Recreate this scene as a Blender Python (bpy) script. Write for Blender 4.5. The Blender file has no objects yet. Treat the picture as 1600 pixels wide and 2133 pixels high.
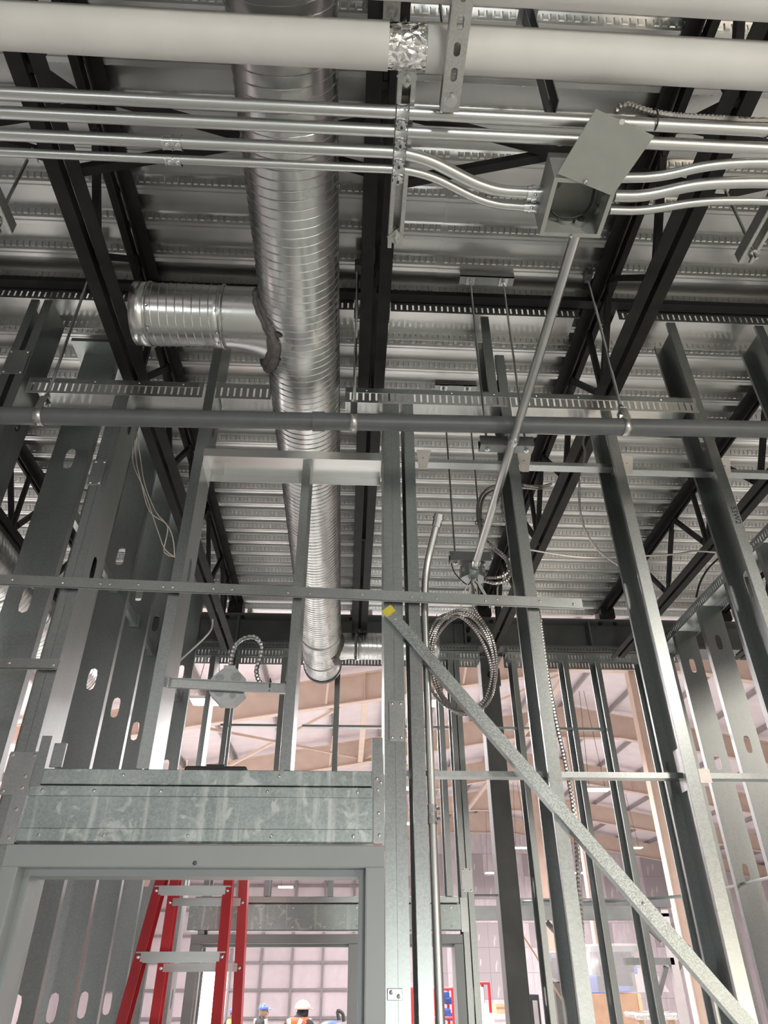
import bpy, bmesh, math, random
from mathutils import Vector, Matrix
random.seed(7)
C = bpy.context.scene.collection
S = bpy.context.scene
PI = math.pi
# ---------------------------------------------------------------- camera, world, lights, exposure
cam = bpy.data.objects.new('camera', bpy.data.cameras.new('camera'))
C.objects.link(cam)
cam.data.sensor_fit = 'VERTICAL'; cam.data.sensor_height = 36.0; cam.data.lens = 24.78
cam.data.clip_start = 0.02; cam.data.clip_end = 300
def look(pitch, yaw, roll):
    cy, sy, cp, sp, cr, sr = math.cos(yaw), math.sin(yaw), math.cos(pitch), math.sin(pitch), math.cos(roll), math.sin(roll)
    f = Vector((sy*cp, cy*cp, sp)); r = Vector((cy, -sy, 0)); u = r.cross(f)
    return Matrix((cr*r + sr*u, -sr*r + cr*u, -f)).transposed()
cam.matrix_world = Matrix.Translation((0, 0, 1.89)) @ look(.58622, .05157, -.00437).to_4x4()
S.camera = cam
S.view_settings.view_transform = 'Standard'; S.view_settings.look = 'None'
S.view_settings.gamma = 1; S.view_settings.use_curve_mapping = False
S.view_settings.exposure = 0.9
try:
    S.cycles.max_bounces = 8; S.cycles.diffuse_bounces = 4; S.cycles.glossy_bounces = 5; S.cycles.sample_clamp_indirect = 6
    S.cycles.use_denoising = True
except Exception: pass
w = bpy.data.worlds.new('world'); S.world = w; w.use_nodes = True
bg = w.node_tree.nodes['Background']; bg.inputs[0].default_value = (1.0, .93, .95, 1); bg.inputs[1].default_value = .10
def area(name, loc, size, power, col=(1, .93, .95), rot=(0, 0, 0)):
    l = bpy.data.lights.new(name, 'AREA'); l.shape = 'RECTANGLE'; l.size, l.size_y = size; l.energy = power; l.color = col
    o = bpy.data.objects.new(name, l); C.objects.link(o); o.location = loc; o.rotation_euler = rot
    return o
# high bay rows of the hall beyond the framing, added floor fills, and the open bay behind the camera
for (x, y) in ((-9, 13), (-3, 15), (-9, 18), (-3, 18), (3, 18), (-9, 26), (-2, 26), (4, 26), (-9, 36), (0, 36), (9, 36), (13, 20), (10, 39), (14, 34), (11, 30)):
    area('high_bay_and_fill_lamp', (x, y, 6.75), (1.6, 1.6), 290, (1, .93, .94))
for (x, y, p) in ((-4, 8, 300), (1.5, 8, 430), (6.5, 8, 230)):
    area('high_bay_and_fill_lamp', (x, y, 6.75), (1.6, 1.6), p, (1, .95, .93))  # hidden above the deck, added to brighten the room floor
for (x, y) in ((-9, -23), (-3, -23), (3, -23), (9, -23), (15, -22), (21, -16)):
    area('unseen_bay_lamp', (x, y, 3.9), (1.6, 1.6), 70, (1, .95, .92))  # unseen row added to brighten the wall behind the camera
for (x, y) in ((10, -7), (10, -1), (11, 5)):
    area('unseen_bay_lamp', (x, y, 6.75), (1.6, 1.6), 290, (1, .90, .80))
# temporary work lights on the floor side of the deck, to the right and behind, then added floor fills
R_ = math.radians
area('work_lamp', (3.0, -2.4, 1.5), (.5, .3), 26, (1, .88, .72), (R_(118), 0, R_(38)))
area('work_lamp', (.75, -3.2, 1.35), (.5, .35), 30, (.96, 1, .97), (R_(112), 0, R_(6)))
area('work_lamp', (-2.2, -3.4, 1.35), (.5, .35), 10, (.96, 1, .98), (R_(112), 0, R_(-20)))
area('floor_fill_lamp', (2.6, -1.6, 4.0), (.6, .6), 55, (1, .93, .84))  # unseen pair added to light the floor that the deck reflects
area('floor_fill_lamp', (-1.6, -3.0, 4.0), (.6, .6), 16, (1, .98, .95))

# ---------------------------------------------------------------- materials
def nt(name):
    m = bpy.data.materials.new(name); m.use_nodes = True
    t = m.node_tree; b = t.nodes['Principled BSDF']; return m, t, b
def N(t, k, **kw):
    n = t.nodes.new(k)
    for a, v in kw.items(): setattr(n, a, v)
    return n
def ramp(t, src, stops):
    r = N(t, 'ShaderNodeValToRGB'); e = r.color_ramp.elements
    while len(e) < len(stops): e.new(.5)
    for i, (p, c) in enumerate(stops): e[i].position = p; e[i].color = (*c, 1)
    t.links.new(src, r.inputs[0]); return r.outputs[0]
def coord(t, scale=(1, 1, 1)):
    tc = N(t, 'ShaderNodeTexCoord'); mp = N(t, 'ShaderNodeMapping'); mp.inputs['Scale'].default_value = scale
    t.links.new(tc.outputs['Object'], mp.inputs[0]); return mp.outputs[0]
def mix(c, k): return tuple(min(1, v*k) for v in c)
def metal(name, base, rough, metallic=1.0, spangle=60, var=.25, bump=.0, streak=None, rvar=.04):
    m, t, b = nt(name)
    co = coord(t, streak or (1, 1, 1))
    n = N(t, 'ShaderNodeTexNoise'); n.inputs['Scale'].default_value = 5; n.inputs['Detail'].default_value = 6
    t.links.new(co, n.inputs[0])
    if spangle:
        v = N(t, 'ShaderNodeTexVoronoi'); v.inputs['Scale'].default_value = spangle*3; t.links.new(coord(t), v.inputs[0])
        mx = N(t, 'ShaderNodeMix'); mx.data_type = 'FLOAT'; mx.inputs[0].default_value = .22 if var < .3 else .6
        sp = N(t, 'ShaderNodeSeparateColor'); t.links.new(v.outputs['Color'], sp.inputs[0])
        t.links.new(n.outputs[0], mx.inputs[2]); t.links.new(sp.outputs[0], mx.inputs[3]); src = mx.outputs[0]
    else: src = n.outputs[0]
    t.links.new(ramp(t, src, [(.25, mix(base, 1-var)), (.75, mix(base, 1+var))]), b.inputs['Base Color'])
    mr = N(t, 'ShaderNodeMapRange'); mr.inputs[1].default_value = .25; mr.inputs[2].default_value = .75
    mr.inputs[3].default_value = rough-rvar; mr.inputs[4].default_value = rough+rvar
    t.links.new(src, mr.inputs[0]); t.links.new(mr.outputs[0], b.inputs['Roughness'])
    b.inputs['Metallic'].default_value = metallic
    if bump:
        bn = N(t, 'ShaderNodeBump'); bn.inputs['Strength'].default_value = bump; bn.inputs['Distance'].default_value = .02
        n2 = N(t, 'ShaderNodeTexNoise'); n2.inputs['Scale'].default_value = 9; t.links.new(co, n2.inputs[0])
        t.links.new(n2.outputs[0], bn.inputs['Height']); t.links.new(bn.outputs[0], b.inputs['Normal'])
    return m
def plain(name, base, rough=.6, var=.12, scale=8, metallic=0, bump=0, detail=5, spec=.5):
    m, t, b = nt(name)
    n = N(t, 'ShaderNodeTexNoise'); n.inputs['Scale'].default_value = scale; n.inputs['Detail'].default_value = detail
    t.links.new(coord(t), n.inputs[0])
    t.links.new(ramp(t, n.outputs[0], [(.3, mix(base, 1-var)), (.7, mix(base, 1+var))]), b.inputs['Base Color'])
    b.inputs['Roughness'].default_value = rough; b.inputs['Metallic'].default_value = metallic
    b.inputs['Specular IOR Level'].default_value = spec
    if bump:
        bn = N(t, 'ShaderNodeBump'); bn.inputs['Strength'].default_value = bump; bn.inputs['Distance'].default_value = .01
        t.links.new(n.outputs[0], bn.inputs['Height']); t.links.new(bn.outputs[0], b.inputs['Normal'])
    return m
def emit(name, col, k):
    m, t, b = nt(name)
    n = N(t, 'ShaderNodeTexNoise'); n.inputs['Scale'].default_value = 3; t.links.new(coord(t), n.inputs[0])
    t.links.new(ramp(t, n.outputs[0], [(.3, mix(col, .97)), (.7, col)]), b.inputs['Emission Color'])
    b.inputs['Base Color'].default_value = (*col, 1); b.inputs['Emission Strength'].default_value = k
    return m
def stained():                                                       # galvanized header with dried white runs
    m = metal('stained_galvanized', (.37, .42, .41), .42)
    t = m.node_tree; b = t.nodes['Principled BSDF']
    def mask(scale, sc, lo, hi, det=4, dist=0):
        n = N(t, 'ShaderNodeTexNoise'); n.inputs['Scale'].default_value = sc; n.inputs['Detail'].default_value = det
        n.inputs['Distortion'].default_value = dist
        t.links.new(coord(t, scale), n.inputs[0]); return ramp(t, n.outputs[0], [(lo, (0, 0, 0)), (hi, (1, 1, 1))])
    runs = mask((1, 1, .06), 34, .56, .68); blot = mask((1, 1, 1), 16, .57, .66, 3, 1.2)
    a = N(t, 'ShaderNodeMix'); a.data_type = 'RGBA'; a.blend_type = 'LIGHTEN'; a.inputs[0].default_value = 1
    t.links.new(runs, a.inputs[6]); t.links.new(blot, a.inputs[7])
    sc = N(t, 'ShaderNodeMath'); sc.operation = 'MULTIPLY'; sc.inputs[1].default_value = .42
    t.links.new(a.outputs[2], sc.inputs[0])
    old = b.inputs['Base Color'].links[0].from_socket
    c = N(t, 'ShaderNodeMix'); c.data_type = 'RGBA'; t.links.new(sc.outputs[0], c.inputs[0])
    t.links.new(old, c.inputs[6]); c.inputs[7].default_value = (.78, .82, .80, 1)
    t.links.new(c.outputs[2], b.inputs['Base Color'])
    iv = N(t, 'ShaderNodeMath'); iv.operation = 'SUBTRACT'; iv.inputs[0].default_value = 1; t.links.new(sc.outputs[0], iv.inputs[1])
    t.links.new(iv.outputs[0], b.inputs['Metallic'])
    return m
def drywall(name, base, mud, thr):                                   # board with pale mudded spots and strips
    m, t, b = nt(name)
    n = N(t, 'ShaderNodeTexNoise'); n.inputs['Scale'].default_value = 1.6; n.inputs['Detail'].default_value = 2; t.links.new(coord(t, (3, 1, .7)), n.inputs[0])
    t.links.new(ramp(t, n.outputs[0], [(thr, base), (thr+.06, mud)]), b.inputs['Base Color']); b.inputs['Roughness'].default_value = .85
    return m
def plastic_film():
    m, t, b = nt('clear_plastic_film')
    b.inputs['Base Color'].default_value = (.95, .93, .95, 1); b.inputs['Roughness'].default_value = .25; b.inputs['Alpha'].default_value = .26
    n = N(t, 'ShaderNodeTexNoise'); n.inputs['Scale'].default_value = 14; t.links.new(coord(t, (1, 1, .2)), n.inputs[0])
    bn = N(t, 'ShaderNodeBump'); bn.inputs['Strength'].default_value = .6; t.links.new(n.outputs[0], bn.inputs['Height']); t.links.new(bn.outputs[0], b.inputs['Normal'])
    return m
def foil():
    m = metal('aluminium_foil', (.85, .84, .82), .18, 1, 0, .08, 0, None, .04)
    t = m.node_tree; b = t.nodes['Principled BSDF']
    v = N(t, 'ShaderNodeTexVoronoi'); v.feature = 'DISTANCE_TO_EDGE'; v.inputs['Scale'].default_value = 40; t.links.new(coord(t, (1, 1.6, 1)), v.inputs[0])
    n = N(t, 'ShaderNodeTexNoise'); n.inputs['Scale'].default_value = 30; n.inputs['Detail'].default_value = 5; t.links.new(coord(t), n.inputs[0])
    ad = N(t, 'ShaderNodeMath'); ad.operation = 'ADD'; t.links.new(v.outputs[0], ad.inputs[0]); t.links.new(n.outputs[0], ad.inputs[1])
    bn = N(t, 'ShaderNodeBump'); bn.inputs['Strength'].default_value = .8; bn.inputs['Distance'].default_value = .01
    t.links.new(ad.outputs[0], bn.inputs['Height']); t.links.new(bn.outputs[0], b.inputs['Normal'])
    return m
M = dict(
    galv=metal('galvanized_steel', (.35, .375, .37), .36, 1, 70, .18, 0, (1, 1, .25)),
    galvb=metal('bright_galvanized', (.45, .475, .47), .34, 1, 80, .15),
    deck=metal('galvanized_deck', (.60, .60, .59), .33, 1, 0, .06, 0, (.25, 2, 1), .03),
    duct=metal('spiral_duct_steel', (.64, .65, .64), .27, 1, 0, .05, 0),
    emt=metal('conduit_steel', (.58, .59, .58), .34, 1, 0, .05, 0, None, .02),
    zinc=metal('zinc_plated', (.70, .72, .72), .2, 1, 0, .05),
    strut=metal('strut_steel', (.55, .55, .53), .38, 1, 90, .2),
    darkstrut=metal('dull_strut_steel', (.30, .31, .31), .42, 1, 90, .2),
    spang=metal('spangled_galvanized', (.36, .39, .385), .42, 1, 150, .30, 0),
    stain=stained(),
    mc=metal('armored_cable_steel', (.42, .40, .38), .3, 1, 0, .15),
    joist=plain('joist_primer', (.020, .0185, .018), .6, .3, 14, spec=.25),
    black=plain('black_steel', (.012, .012, .014), .6, .2),
    beam=plain('grey_primer', (.11, .115, .112), .5, .18, 5),
    white=plain('white_pipe_jacket', (.63, .62, .60), .55, .05, 6, 0, .05),
    boxgrey=plain('grey_enamel', (.33, .34, .315), .42, .04, 20),
    boxin=plain('dark_grey_enamel', (.20, .21, .20), .45, .06, 20),
    pvc=plain('grey_pipe', (.115, .125, .13), .42, .08, 14),
    mastic=plain('duct_sealant', (.12, .11, .105), .75, .35, 40, 0, .6),
    frame=plain('primed_door_frame', (.30, .325, .33), .45, .08, 3, .25),
    wire=plain('pale_wire', (.72, .62, .54), .6, .1),
    wirew=plain('white_wire', (.7, .68, .66), .5, .1),
    wireb=plain('black_wire', (.02, .02, .02), .5, .1),
    red=plain('red_fiberglass', (.52, .035, .045), .38, .12, 6),
    alu=metal('ladder_aluminium', (.50, .51, .51), .42, 1, 0, .1, 0, (1, 8, 8)),
    tan=plain('tan_painted_steel', (.70, .55, .46), .55, .06, 3),
    purlin=plain('grey_purlin', (.36, .33, .335), .5, .1, 3),
    liner=plain('white_vinyl_liner', (.84, .745, .775), .6, .05, 2),
    concrete=plain('concrete_floor', (.405, .42, .40), .7, .15, 3),
    dry=drywall('pale_drywall', (.72, .64, .67), (.78, .70, .73), .5), drygrey=drywall('grey_drywall', (.50, .45, .47), (.74, .67, .69), .62),
    lamp=emit('lamp_lens', (1, .97, .98), 14),
    day=emit('daylit_opening', (1, .97, .95), 2.2),
    film=plastic_film(), foil=foil(),
    card=plain('brown_cardboard', (.40, .25, .17), .8, .1, 8),
    wood=plain('pale_wood', (.62, .42, .27), .7, .15, 8),
    blue=plain('blue_plastic', (.045, .11, .42), .45, .1),
    orange=plain('orange_cloth', (.85, .10, .03), .7, .08),
    lime=plain('lime_cloth', (.45, .75, .10), .7, .08),
    band=plain('reflective_band', (.80, .78, .62), .4, .05),
    skin=plain('skin', (.30, .19, .14), .6, .08),
    dark=plain('dark_cloth', (.03, .03, .035), .8, .2),
    denim=plain('blue_denim', (.07, .09, .15), .8, .2),
    helmet=plain('beige_helmet', (.62, .52, .46), .35, .04),
    bluehat=plain('blue_helmet', (.08, .14, .42), .35, .04),
    yellow=plain('yellow_paint', (.60, .52, .06), .6, .15, 30),
    ink=plain('black_ink', (.03, .03, .03), .6, .1),
    mesh=plain('dark_steel', (.09, .09, .095), .5, .2),
    clipw=plain('pale_clip_steel', (.72, .66, .62), .5, .08, 20, .5),
)
# ---------------------------------------------------------------- mesh builder
def wpos(o):
    p = Vector((0, 0, 0))
    while o: p = p+o.location; o = o.parent
    return p
class MB:
    def __init__(s): s.v = []; s.f = []
    def quad(s, *p):
        i = len(s.v); s.v += [tuple(q) for q in p]; s.f.append(tuple(range(i, i+len(p)))); return s
    def box(s, a, b):
        (x0, y0, z0), (x1, y1, z1) = a, b
        i = len(s.v)
        s.v += [(x0, y0, z0), (x1, y0, z0), (x1, y1, z0), (x0, y1, z0), (x0, y0, z1), (x1, y0, z1), (x1, y1, z1), (x0, y1, z1)]
        s.f += [tuple(i+k for k in q) for q in ((0, 3, 2, 1), (4, 5, 6, 7), (0, 1, 5, 4), (1, 2, 6, 5), (2, 3, 7, 6), (3, 0, 4, 7))]
        return s
    def bar(s, a, b, w, h, up=(0, 0, 1)):                            # box of section w x h from a to b
        a, b = Vector(a), Vector(b); d = (b-a).normalized(); u = Vector(up)
        sx = d.cross(u)
        if sx.length < 1e-4: sx = d.cross(Vector((0, 1, 0)))
        sx.normalize(); u = sx.cross(d)
        return s.sweep([a, b], [(-w/2, -h/2), (w/2, -h/2), (w/2, h/2), (-w/2, h/2)], sx, u)
    def sweep(s, pts, prof, sx, u, closed=True, caps=True):          # straight extrusion of a 2D profile
        n = len(prof); i = len(s.v)
        for p in pts:
            p = Vector(p)
            for (x, y) in prof: s.v.append(tuple(p + sx*x + u*y))
        for k in range(len(pts)-1):
            for j in range(n if closed else n-1):
                a = i+k*n+j; b = i+k*n+(j+1) % n
                s.f.append((a, b, b+n, a+n))
        if closed and caps:
            s.f.append(tuple(i+j for j in reversed(range(n)))); s.f.append(tuple(i+(len(pts)-1)*n+j for j in range(n)))
        return s
    def tube(s, pts, r, seg=12, caps=True, rad=None):
        pts = [Vector(p) for p in pts]; n = len(pts); i = len(s.v)
        t0 = (pts[1]-pts[0]).normalized()
        u = t0.cross(Vector((0, 0, 1)))
        if u.length < 1e-3: u = t0.cross(Vector((1, 0, 0)))
        u.normalize()
        for k, p in enumerate(pts):
            t = (pts[min(k+1, n-1)]-pts[max(k-1, 0)]).normalized()
            u = (u-t*u.dot(t)).normalized(); w_ = t.cross(u); rr = rad[k] if rad else r
            for j in range(seg):
                a = 2*PI*j/seg; s.v.append(tuple(p+(u*math.cos(a)+w_*math.sin(a))*rr))
        for k in range(n-1):
            for j in range(seg):
                a = i+k*seg+j; b = i+k*seg+(j+1) % seg; s.f.append((a, b, b+seg, a+seg))
        if caps:
            s.f.append(tuple(i+j for j in reversed(range(seg)))); s.f.append(tuple(i+(n-1)*seg+j for j in range(seg)))
        return s
    def dome(s, c, r, axis, h=None, seg=8, rings=3):                 # screw head, half ellipsoid
        c = Vector(c); a = Vector(axis).normalized(); u = a.orthogonal().normalized(); w_ = a.cross(u); h = h or r*.6
        pts = [c+a*(h*math.sin(PI/2*k/rings)) for k in range(rings+1)]
        i = len(s.v)
        for k in range(rings):
            rr = r*math.cos(PI/2*k/rings)
            for j in range(seg): s.v.append(tuple(pts[k]+(u*math.cos(2*PI*j/seg)+w_*math.sin(2*PI*j/seg))*rr))
        s.v.append(tuple(pts[-1])); top = len(s.v)-1
        for k in range(rings-1):
            for j in range(seg): s.f.append((i+k*seg+j, i+k*seg+(j+1) % seg, i+(k+1)*seg+(j+1) % seg, i+(k+1)*seg+j))
        for j in range(seg): s.f.append((i+(rings-1)*seg+j, i+(rings-1)*seg+(j+1) % seg, top))
        return s
    def ball(s, c, r, seg=14, rings=9):
        c = Vector(c); r = Vector(r if hasattr(r, '__len__') else (r, r, r)); i = len(s.v)
        for k in range(1, rings):
            ph = PI*k/rings
            for j in range(seg):
                th = 2*PI*j/seg; s.v.append((c.x+r.x*math.sin(ph)*math.cos(th), c.y+r.y*math.sin(ph)*math.sin(th), c.z+r.z*math.cos(ph)))
        s.v += [(c.x, c.y, c.z+r.z), (c.x, c.y, c.z-r.z)]; t = len(s.v)-2
        for k in range(rings-2):
            for j in range(seg): s.f.append((i+k*seg+j, i+(k+1)*seg+j, i+(k+1)*seg+(j+1) % seg, i+k*seg+(j+1) % seg))
        for j in range(seg):
            s.f.append((t, i+j, i+(j+1) % seg)); s.f.append((t+1, i+(rings-2)*seg+(j+1) % seg, i+(rings-2)*seg+j))
        return s
    def build(s, name, mat, parent=None, smooth=False, solid=0, bevel=0, origin=None):
        me = bpy.data.meshes.new(name); vs = s.v
        if origin: vs = [(x-origin[0], y-origin[1], z-origin[2]) for x, y, z in vs]
        me.from_pydata(vs, [], s.f); me.materials.append(mat)
        if smooth:
            me.polygons.foreach_set('use_smooth', [True]*len(me.polygons))
            try: me.set_sharp_from_angle(angle=math.radians(40))
            except Exception: pass
        o = bpy.data.objects.new(name, me); C.objects.link(o)
        if origin: o.location = origin
        if parent: o.parent = parent; o.location = o.location-wpos(parent)
        if solid: md = o.modifiers.new('thick', 'SOLIDIFY'); md.thickness = solid; md.offset = 0
        if bevel: md = o.modifiers.new('edge', 'BEVEL'); md.width = bevel; md.segments = 2; md.limit_method = 'ANGLE'
        return o
def tag(o, label=None, cat=None, group=None, kind=None):
    if label: o['label'] = label
    if cat: o['category'] = cat
    if group: o['group'] = group
    if kind: o['kind'] = kind
    return o
def thing(name, label, cat, group=None, kind=None, loc=(0, 0, 0)):
    o = bpy.data.objects.new(name, None); C.objects.link(o); o.location = loc; o.empty_display_size = .1
    return tag(o, label, cat, group, kind)
def struct(name): return thing(name, None, None, None, 'structure')
def arc(pts, r=.05, n=7):                                            # polyline with its corners rounded
    pts = [Vector(p) for p in pts]; out = [pts[0]]
    for k in range(1, len(pts)-1):
        a, b, c = pts[k-1], pts[k], pts[k+1]
        d1 = min(r, (a-b).length*.48); d2 = min(r, (c-b).length*.48)
        p, q = b+(a-b).normalized()*d1, b+(c-b).normalized()*d2
        for j in range(n+1):
            t = j/n; out.append(p*(1-t)**2+b*2*t*(1-t)+q*t*t)
    out.append(pts[-1]); return out
def spline(pts, step=.02):                                           # Catmull-Rom resampled at a step
    P = [Vector(p) for p in pts]; P = [P[0]*2-P[1]]+P+[P[-1]*2-P[-2]]; out = []
    for k in range(1, len(P)-2):
        a, b, c, d = P[k-1:k+3]; n = max(2, int((c-b).length/step))
        for j in range(n):
            t = j/n; out.append(.5*((2*b)+(c-a)*t+(2*a-5*b+4*c-d)*t*t+(3*b-a-3*c+d)*t**3))
    out.append(P[-2]); return out
def armored(pts, r=.0075, pitch=.0045, seg=7):                       # ribbed metal-clad cable
    m = MB(); p = spline(pts, pitch); m.tube(p, r, seg, True, [r*(1.0 if k % 2 else .78) for k in range(len(p))]); return m
def screw_mesh(r=.0045):
    m = MB(); m.dome((0, 0, 0), r*1.15, (0, -1, 0), r*.35, 10, 2); m.dome((0, -r*.3, 0), r*.7, (0, -1, 0), r*.5, 6, 2)
    me = bpy.data.meshes.new('screw'); me.from_pydata(m.v, [], m.f); me.materials.append(M['zinc']); return me
SCREW = screw_mesh()
def screw(parent, p, scale=1):
    o = bpy.data.objects.new('screw', SCREW); C.objects.link(o); o.parent = parent; o.scale = (scale,)*3
    o.location = Vector(p)-wpos(parent); return o
# ---------------------------------------------------------------- cold formed steel shapes
def plate_holes(m, org, ax, az, w_, L, holes, hw=.019, hl=.052, c0=.5):
    """flat web w_ wide and L long from org along ax / az with stadium holes at the given heights"""
    org, ax, az = Vector(org), Vector(ax), Vector(az); zs = [0]
    P = lambda x, z: org+ax*x+az*z
    hs = sorted(h for h in holes if .08 < h < L-.08); cur = 0; cx = w_*c0
    for h in hs:
        z0, z1 = h-.07, h+.07
        if z0 > cur: m.quad(P(0, cur), P(w_, cur), P(w_, z0), P(0, z0))
        an = [2*PI*k/20 for k in range(20)]+[math.atan2(sz*.07, sx) for sx in (w_-cx, -cx) for sz in (1, -1)]
        an = sorted(a % (2*PI) for a in an); ins = []; outs = []
        for a in an:
            dx, dz = math.cos(a), math.sin(a)
            tx = ((w_-cx)/dx if dx > 1e-9 else (-cx/dx if dx < -1e-9 else 9e9)); tz = .07/abs(dz) if abs(dz) > 1e-9 else 9e9
            t = min(tx, tz); outs.append(P(cx+dx*t, h+dz*t))
            s0 = hl-hw                                               # stadium
            if abs(dx) > 1e-9 and abs(hw/dx*dz) <= s0: r = hw/abs(dx)
            else:
                bq = -abs(dz)*s0; r = -bq+math.sqrt(max(0, bq*bq-(s0*s0-hw*hw)))
            ins.append(P(cx+dx*r, h+dz*r))
        for k in range(len(an)):
            j = (k+1) % len(an); m.quad(outs[k], outs[j], ins[j], ins[k])
        cur = z1
    m.quad(P(0, cur), P(w_, cur), P(w_, L), P(0, L)); return m
HOLES = (.6, 1.19, 1.80, 2.41, 3.05, 3.70, 4.335)
def stud(parent, x, y, z0, z1, face, mat=None, d=.152, fl=.041, lip=.012, name='stud', holes=HOLES):
    """C-stud.  face: 'L' web at right, open left; 'R' web at left, open right (web runs along Y);
    'F' web faces -Y with flanges running +Y, between x and x+d (web runs along X)"""
    m = MB(); L = z1-z0; hz = [h-z0 for h in holes]; z = Vector((0, 0, 1))
    if face in 'LR':
        sg = -1 if face == 'L' else 1
        plate_holes(m, (x, y, z0), (0, 1, 0), z, d, L, hz)
        for yy, yd in ((y, 1), (y+d, -1)):
            m.quad((x, yy, z0), (x+sg*fl, yy, z0), (x+sg*fl, yy, z1), (x, yy, z1))
            m.quad((x+sg*fl, yy, z0), (x+sg*fl, yy+yd*lip, z0), (x+sg*fl, yy+yd*lip, z1), (x+sg*fl, yy, z1))
    else:
        plate_holes(m, (x, y, z0), (1, 0, 0), z, d, L, hz)
        for xx, xd in ((x, 1), (x+d, -1)):
            m.quad((xx, y, z0), (xx, y+fl, z0), (xx, y+fl, z1), (xx, y, z1))
            m.quad((xx, y+fl, z0), (xx+xd*lip, y+fl, z0), (xx+xd*lip, y+fl, z1), (xx, y+fl, z1))
    return m.build(name, mat or M['galv'], parent, solid=.0016)
def slotted(m, a, b, n, h0, h1, s0, s1, pitch=.0254, sw=.007, phase=0):
    """flange of a slotted track from a to b (horizontal), from height h0 to h1 with slots s0..s1"""
    a, b = Vector(a), Vector(b); L = (b-a).length; d = (b-a)/L; Z = Vector((0, 0, 1))
    Q = lambda t, z: a+d*t+Z*z
    m.quad(Q(0, h0), Q(L, h0), Q(L, s0), Q(0, s0)); m.quad(Q(0, s1), Q(L, s1), Q(L, h1), Q(0, h1))
    t = 0; k = 0
    while t < L:
        t2 = min(L, t+pitch-sw)
        m.quad(Q(t, s0), Q(t2, s0), Q(t2, s1), Q(t, s1)); t += pitch
def track(parent, x0, x1, y, ztop, leg=.065, d=.156, mat=None, name='slotted_track'):
    m = MB(); y0, y1 = y-.003, y+d
    m.quad((x0, y0, ztop), (x1, y0, ztop), (x1, y1, ztop), (x0, y1, ztop))
    for yy in (y0, y1): slotted(m, (x0, yy, ztop), (x1, yy, ztop), 0, -leg, 0, -leg+.012, -.022)
    return m.build(name, mat or M['deck'], parent, solid=.0014)
# ================================================================ SETTING: deck, floor, hall shell
F, D, B = 2.07, .152, 5.12                                           # front framing plane, stud depth, far framing plane
floor = MB().box((-6, -22, -.2), (6.5, 5.45, 0)).build('floor', M['concrete']); tag(floor, kind='structure')
hf = MB().box((-15, -26, -.4), (30, 47, -.201)).build('floor', M['concrete']); tag(hf, kind='structure')
ceiling = struct('ceiling')
def deck_sheet(x0, x1, y0, n, dz=0):
    zt, zb, p = 4.45+dz, 4.40+dz, .1524
    m = MB(); ys = []
    for k in range(n):                                               # upper pan, web facing the camera, lower flange, far web
        a = y0+k*p; ys += [(a, zt), (a+.086, zt), (a+.102, zb), (a+.112, zb), (a+.114, zb+.004), (a+.117, zb+.004), (a+.119, zb), (a+.136, zb)]
    ys.append((y0+n*p, zt))
    for (ya, za), (yb, zb_) in zip(ys, ys[1:]): m.quad((x0, ya, za), (x1, ya, za), (x1, yb, zb_), (x0, yb, zb_))
    o = m.build('deck_sheet', M['deck'], ceiling, solid=.0012)
    e = MB(); q = .0255                                                # pressed lugs along both webs
    for k in range(n):
        a = y0+k*p; i = 0; x = x0+.02
        far = a > 3.6
        while x < x1-.03:
            up = i % 2 == 0
            for (y_a, z_a, y_b, z_b, nn) in ((a+.089, zt-.011, a+.0985, zb+.011, (0, -.0035, -.0012)),) + (() if far else ((a+.149, zt-.013, a+.139, zb+.013, (0, .0035, -.0012)),)):
                P = [Vector((x, y_a, z_a)), Vector((x+.0195, y_a, z_a)), Vector((x+.0195, y_b, z_b)), Vector((x, y_b, z_b))]
                c = sum(P, Vector())/4; T = [c+(v-c)*.74+Vector(nn)*(1 if up else 1.4) for v in P]
                for j in range(4): e.quad(P[j], P[(j+1) % 4], T[(j+1) % 4], T[j])
                e.quad(*T)
            x += q; i += 1
    l = e.build('pressed_lugs', M['deck'], o); l['kind'] = 'stuff'
    return o
yk = 1.575-.094-.1524*18
for j in range(7):
    y = yk+j*6*.1524; n = 6
    if j == 6: n = 7
    for i, (xa, xb) in enumerate(((-4.6, -2.7), (-2.7, .338), (.334, 2.6), (2.6, 4.6))): deck_sheet(xa, xb, y, n, .0016*(i % 2)+.0004*(j % 2))
# the open deck behind the camera continues plainly
for j in range(10):
    MB().box((-6, yk-(j+1)*2, 4.40), (6.5, yk-j*2-.003, 4.45)).build('deck_sheet', M['deck'], ceiling)
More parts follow.
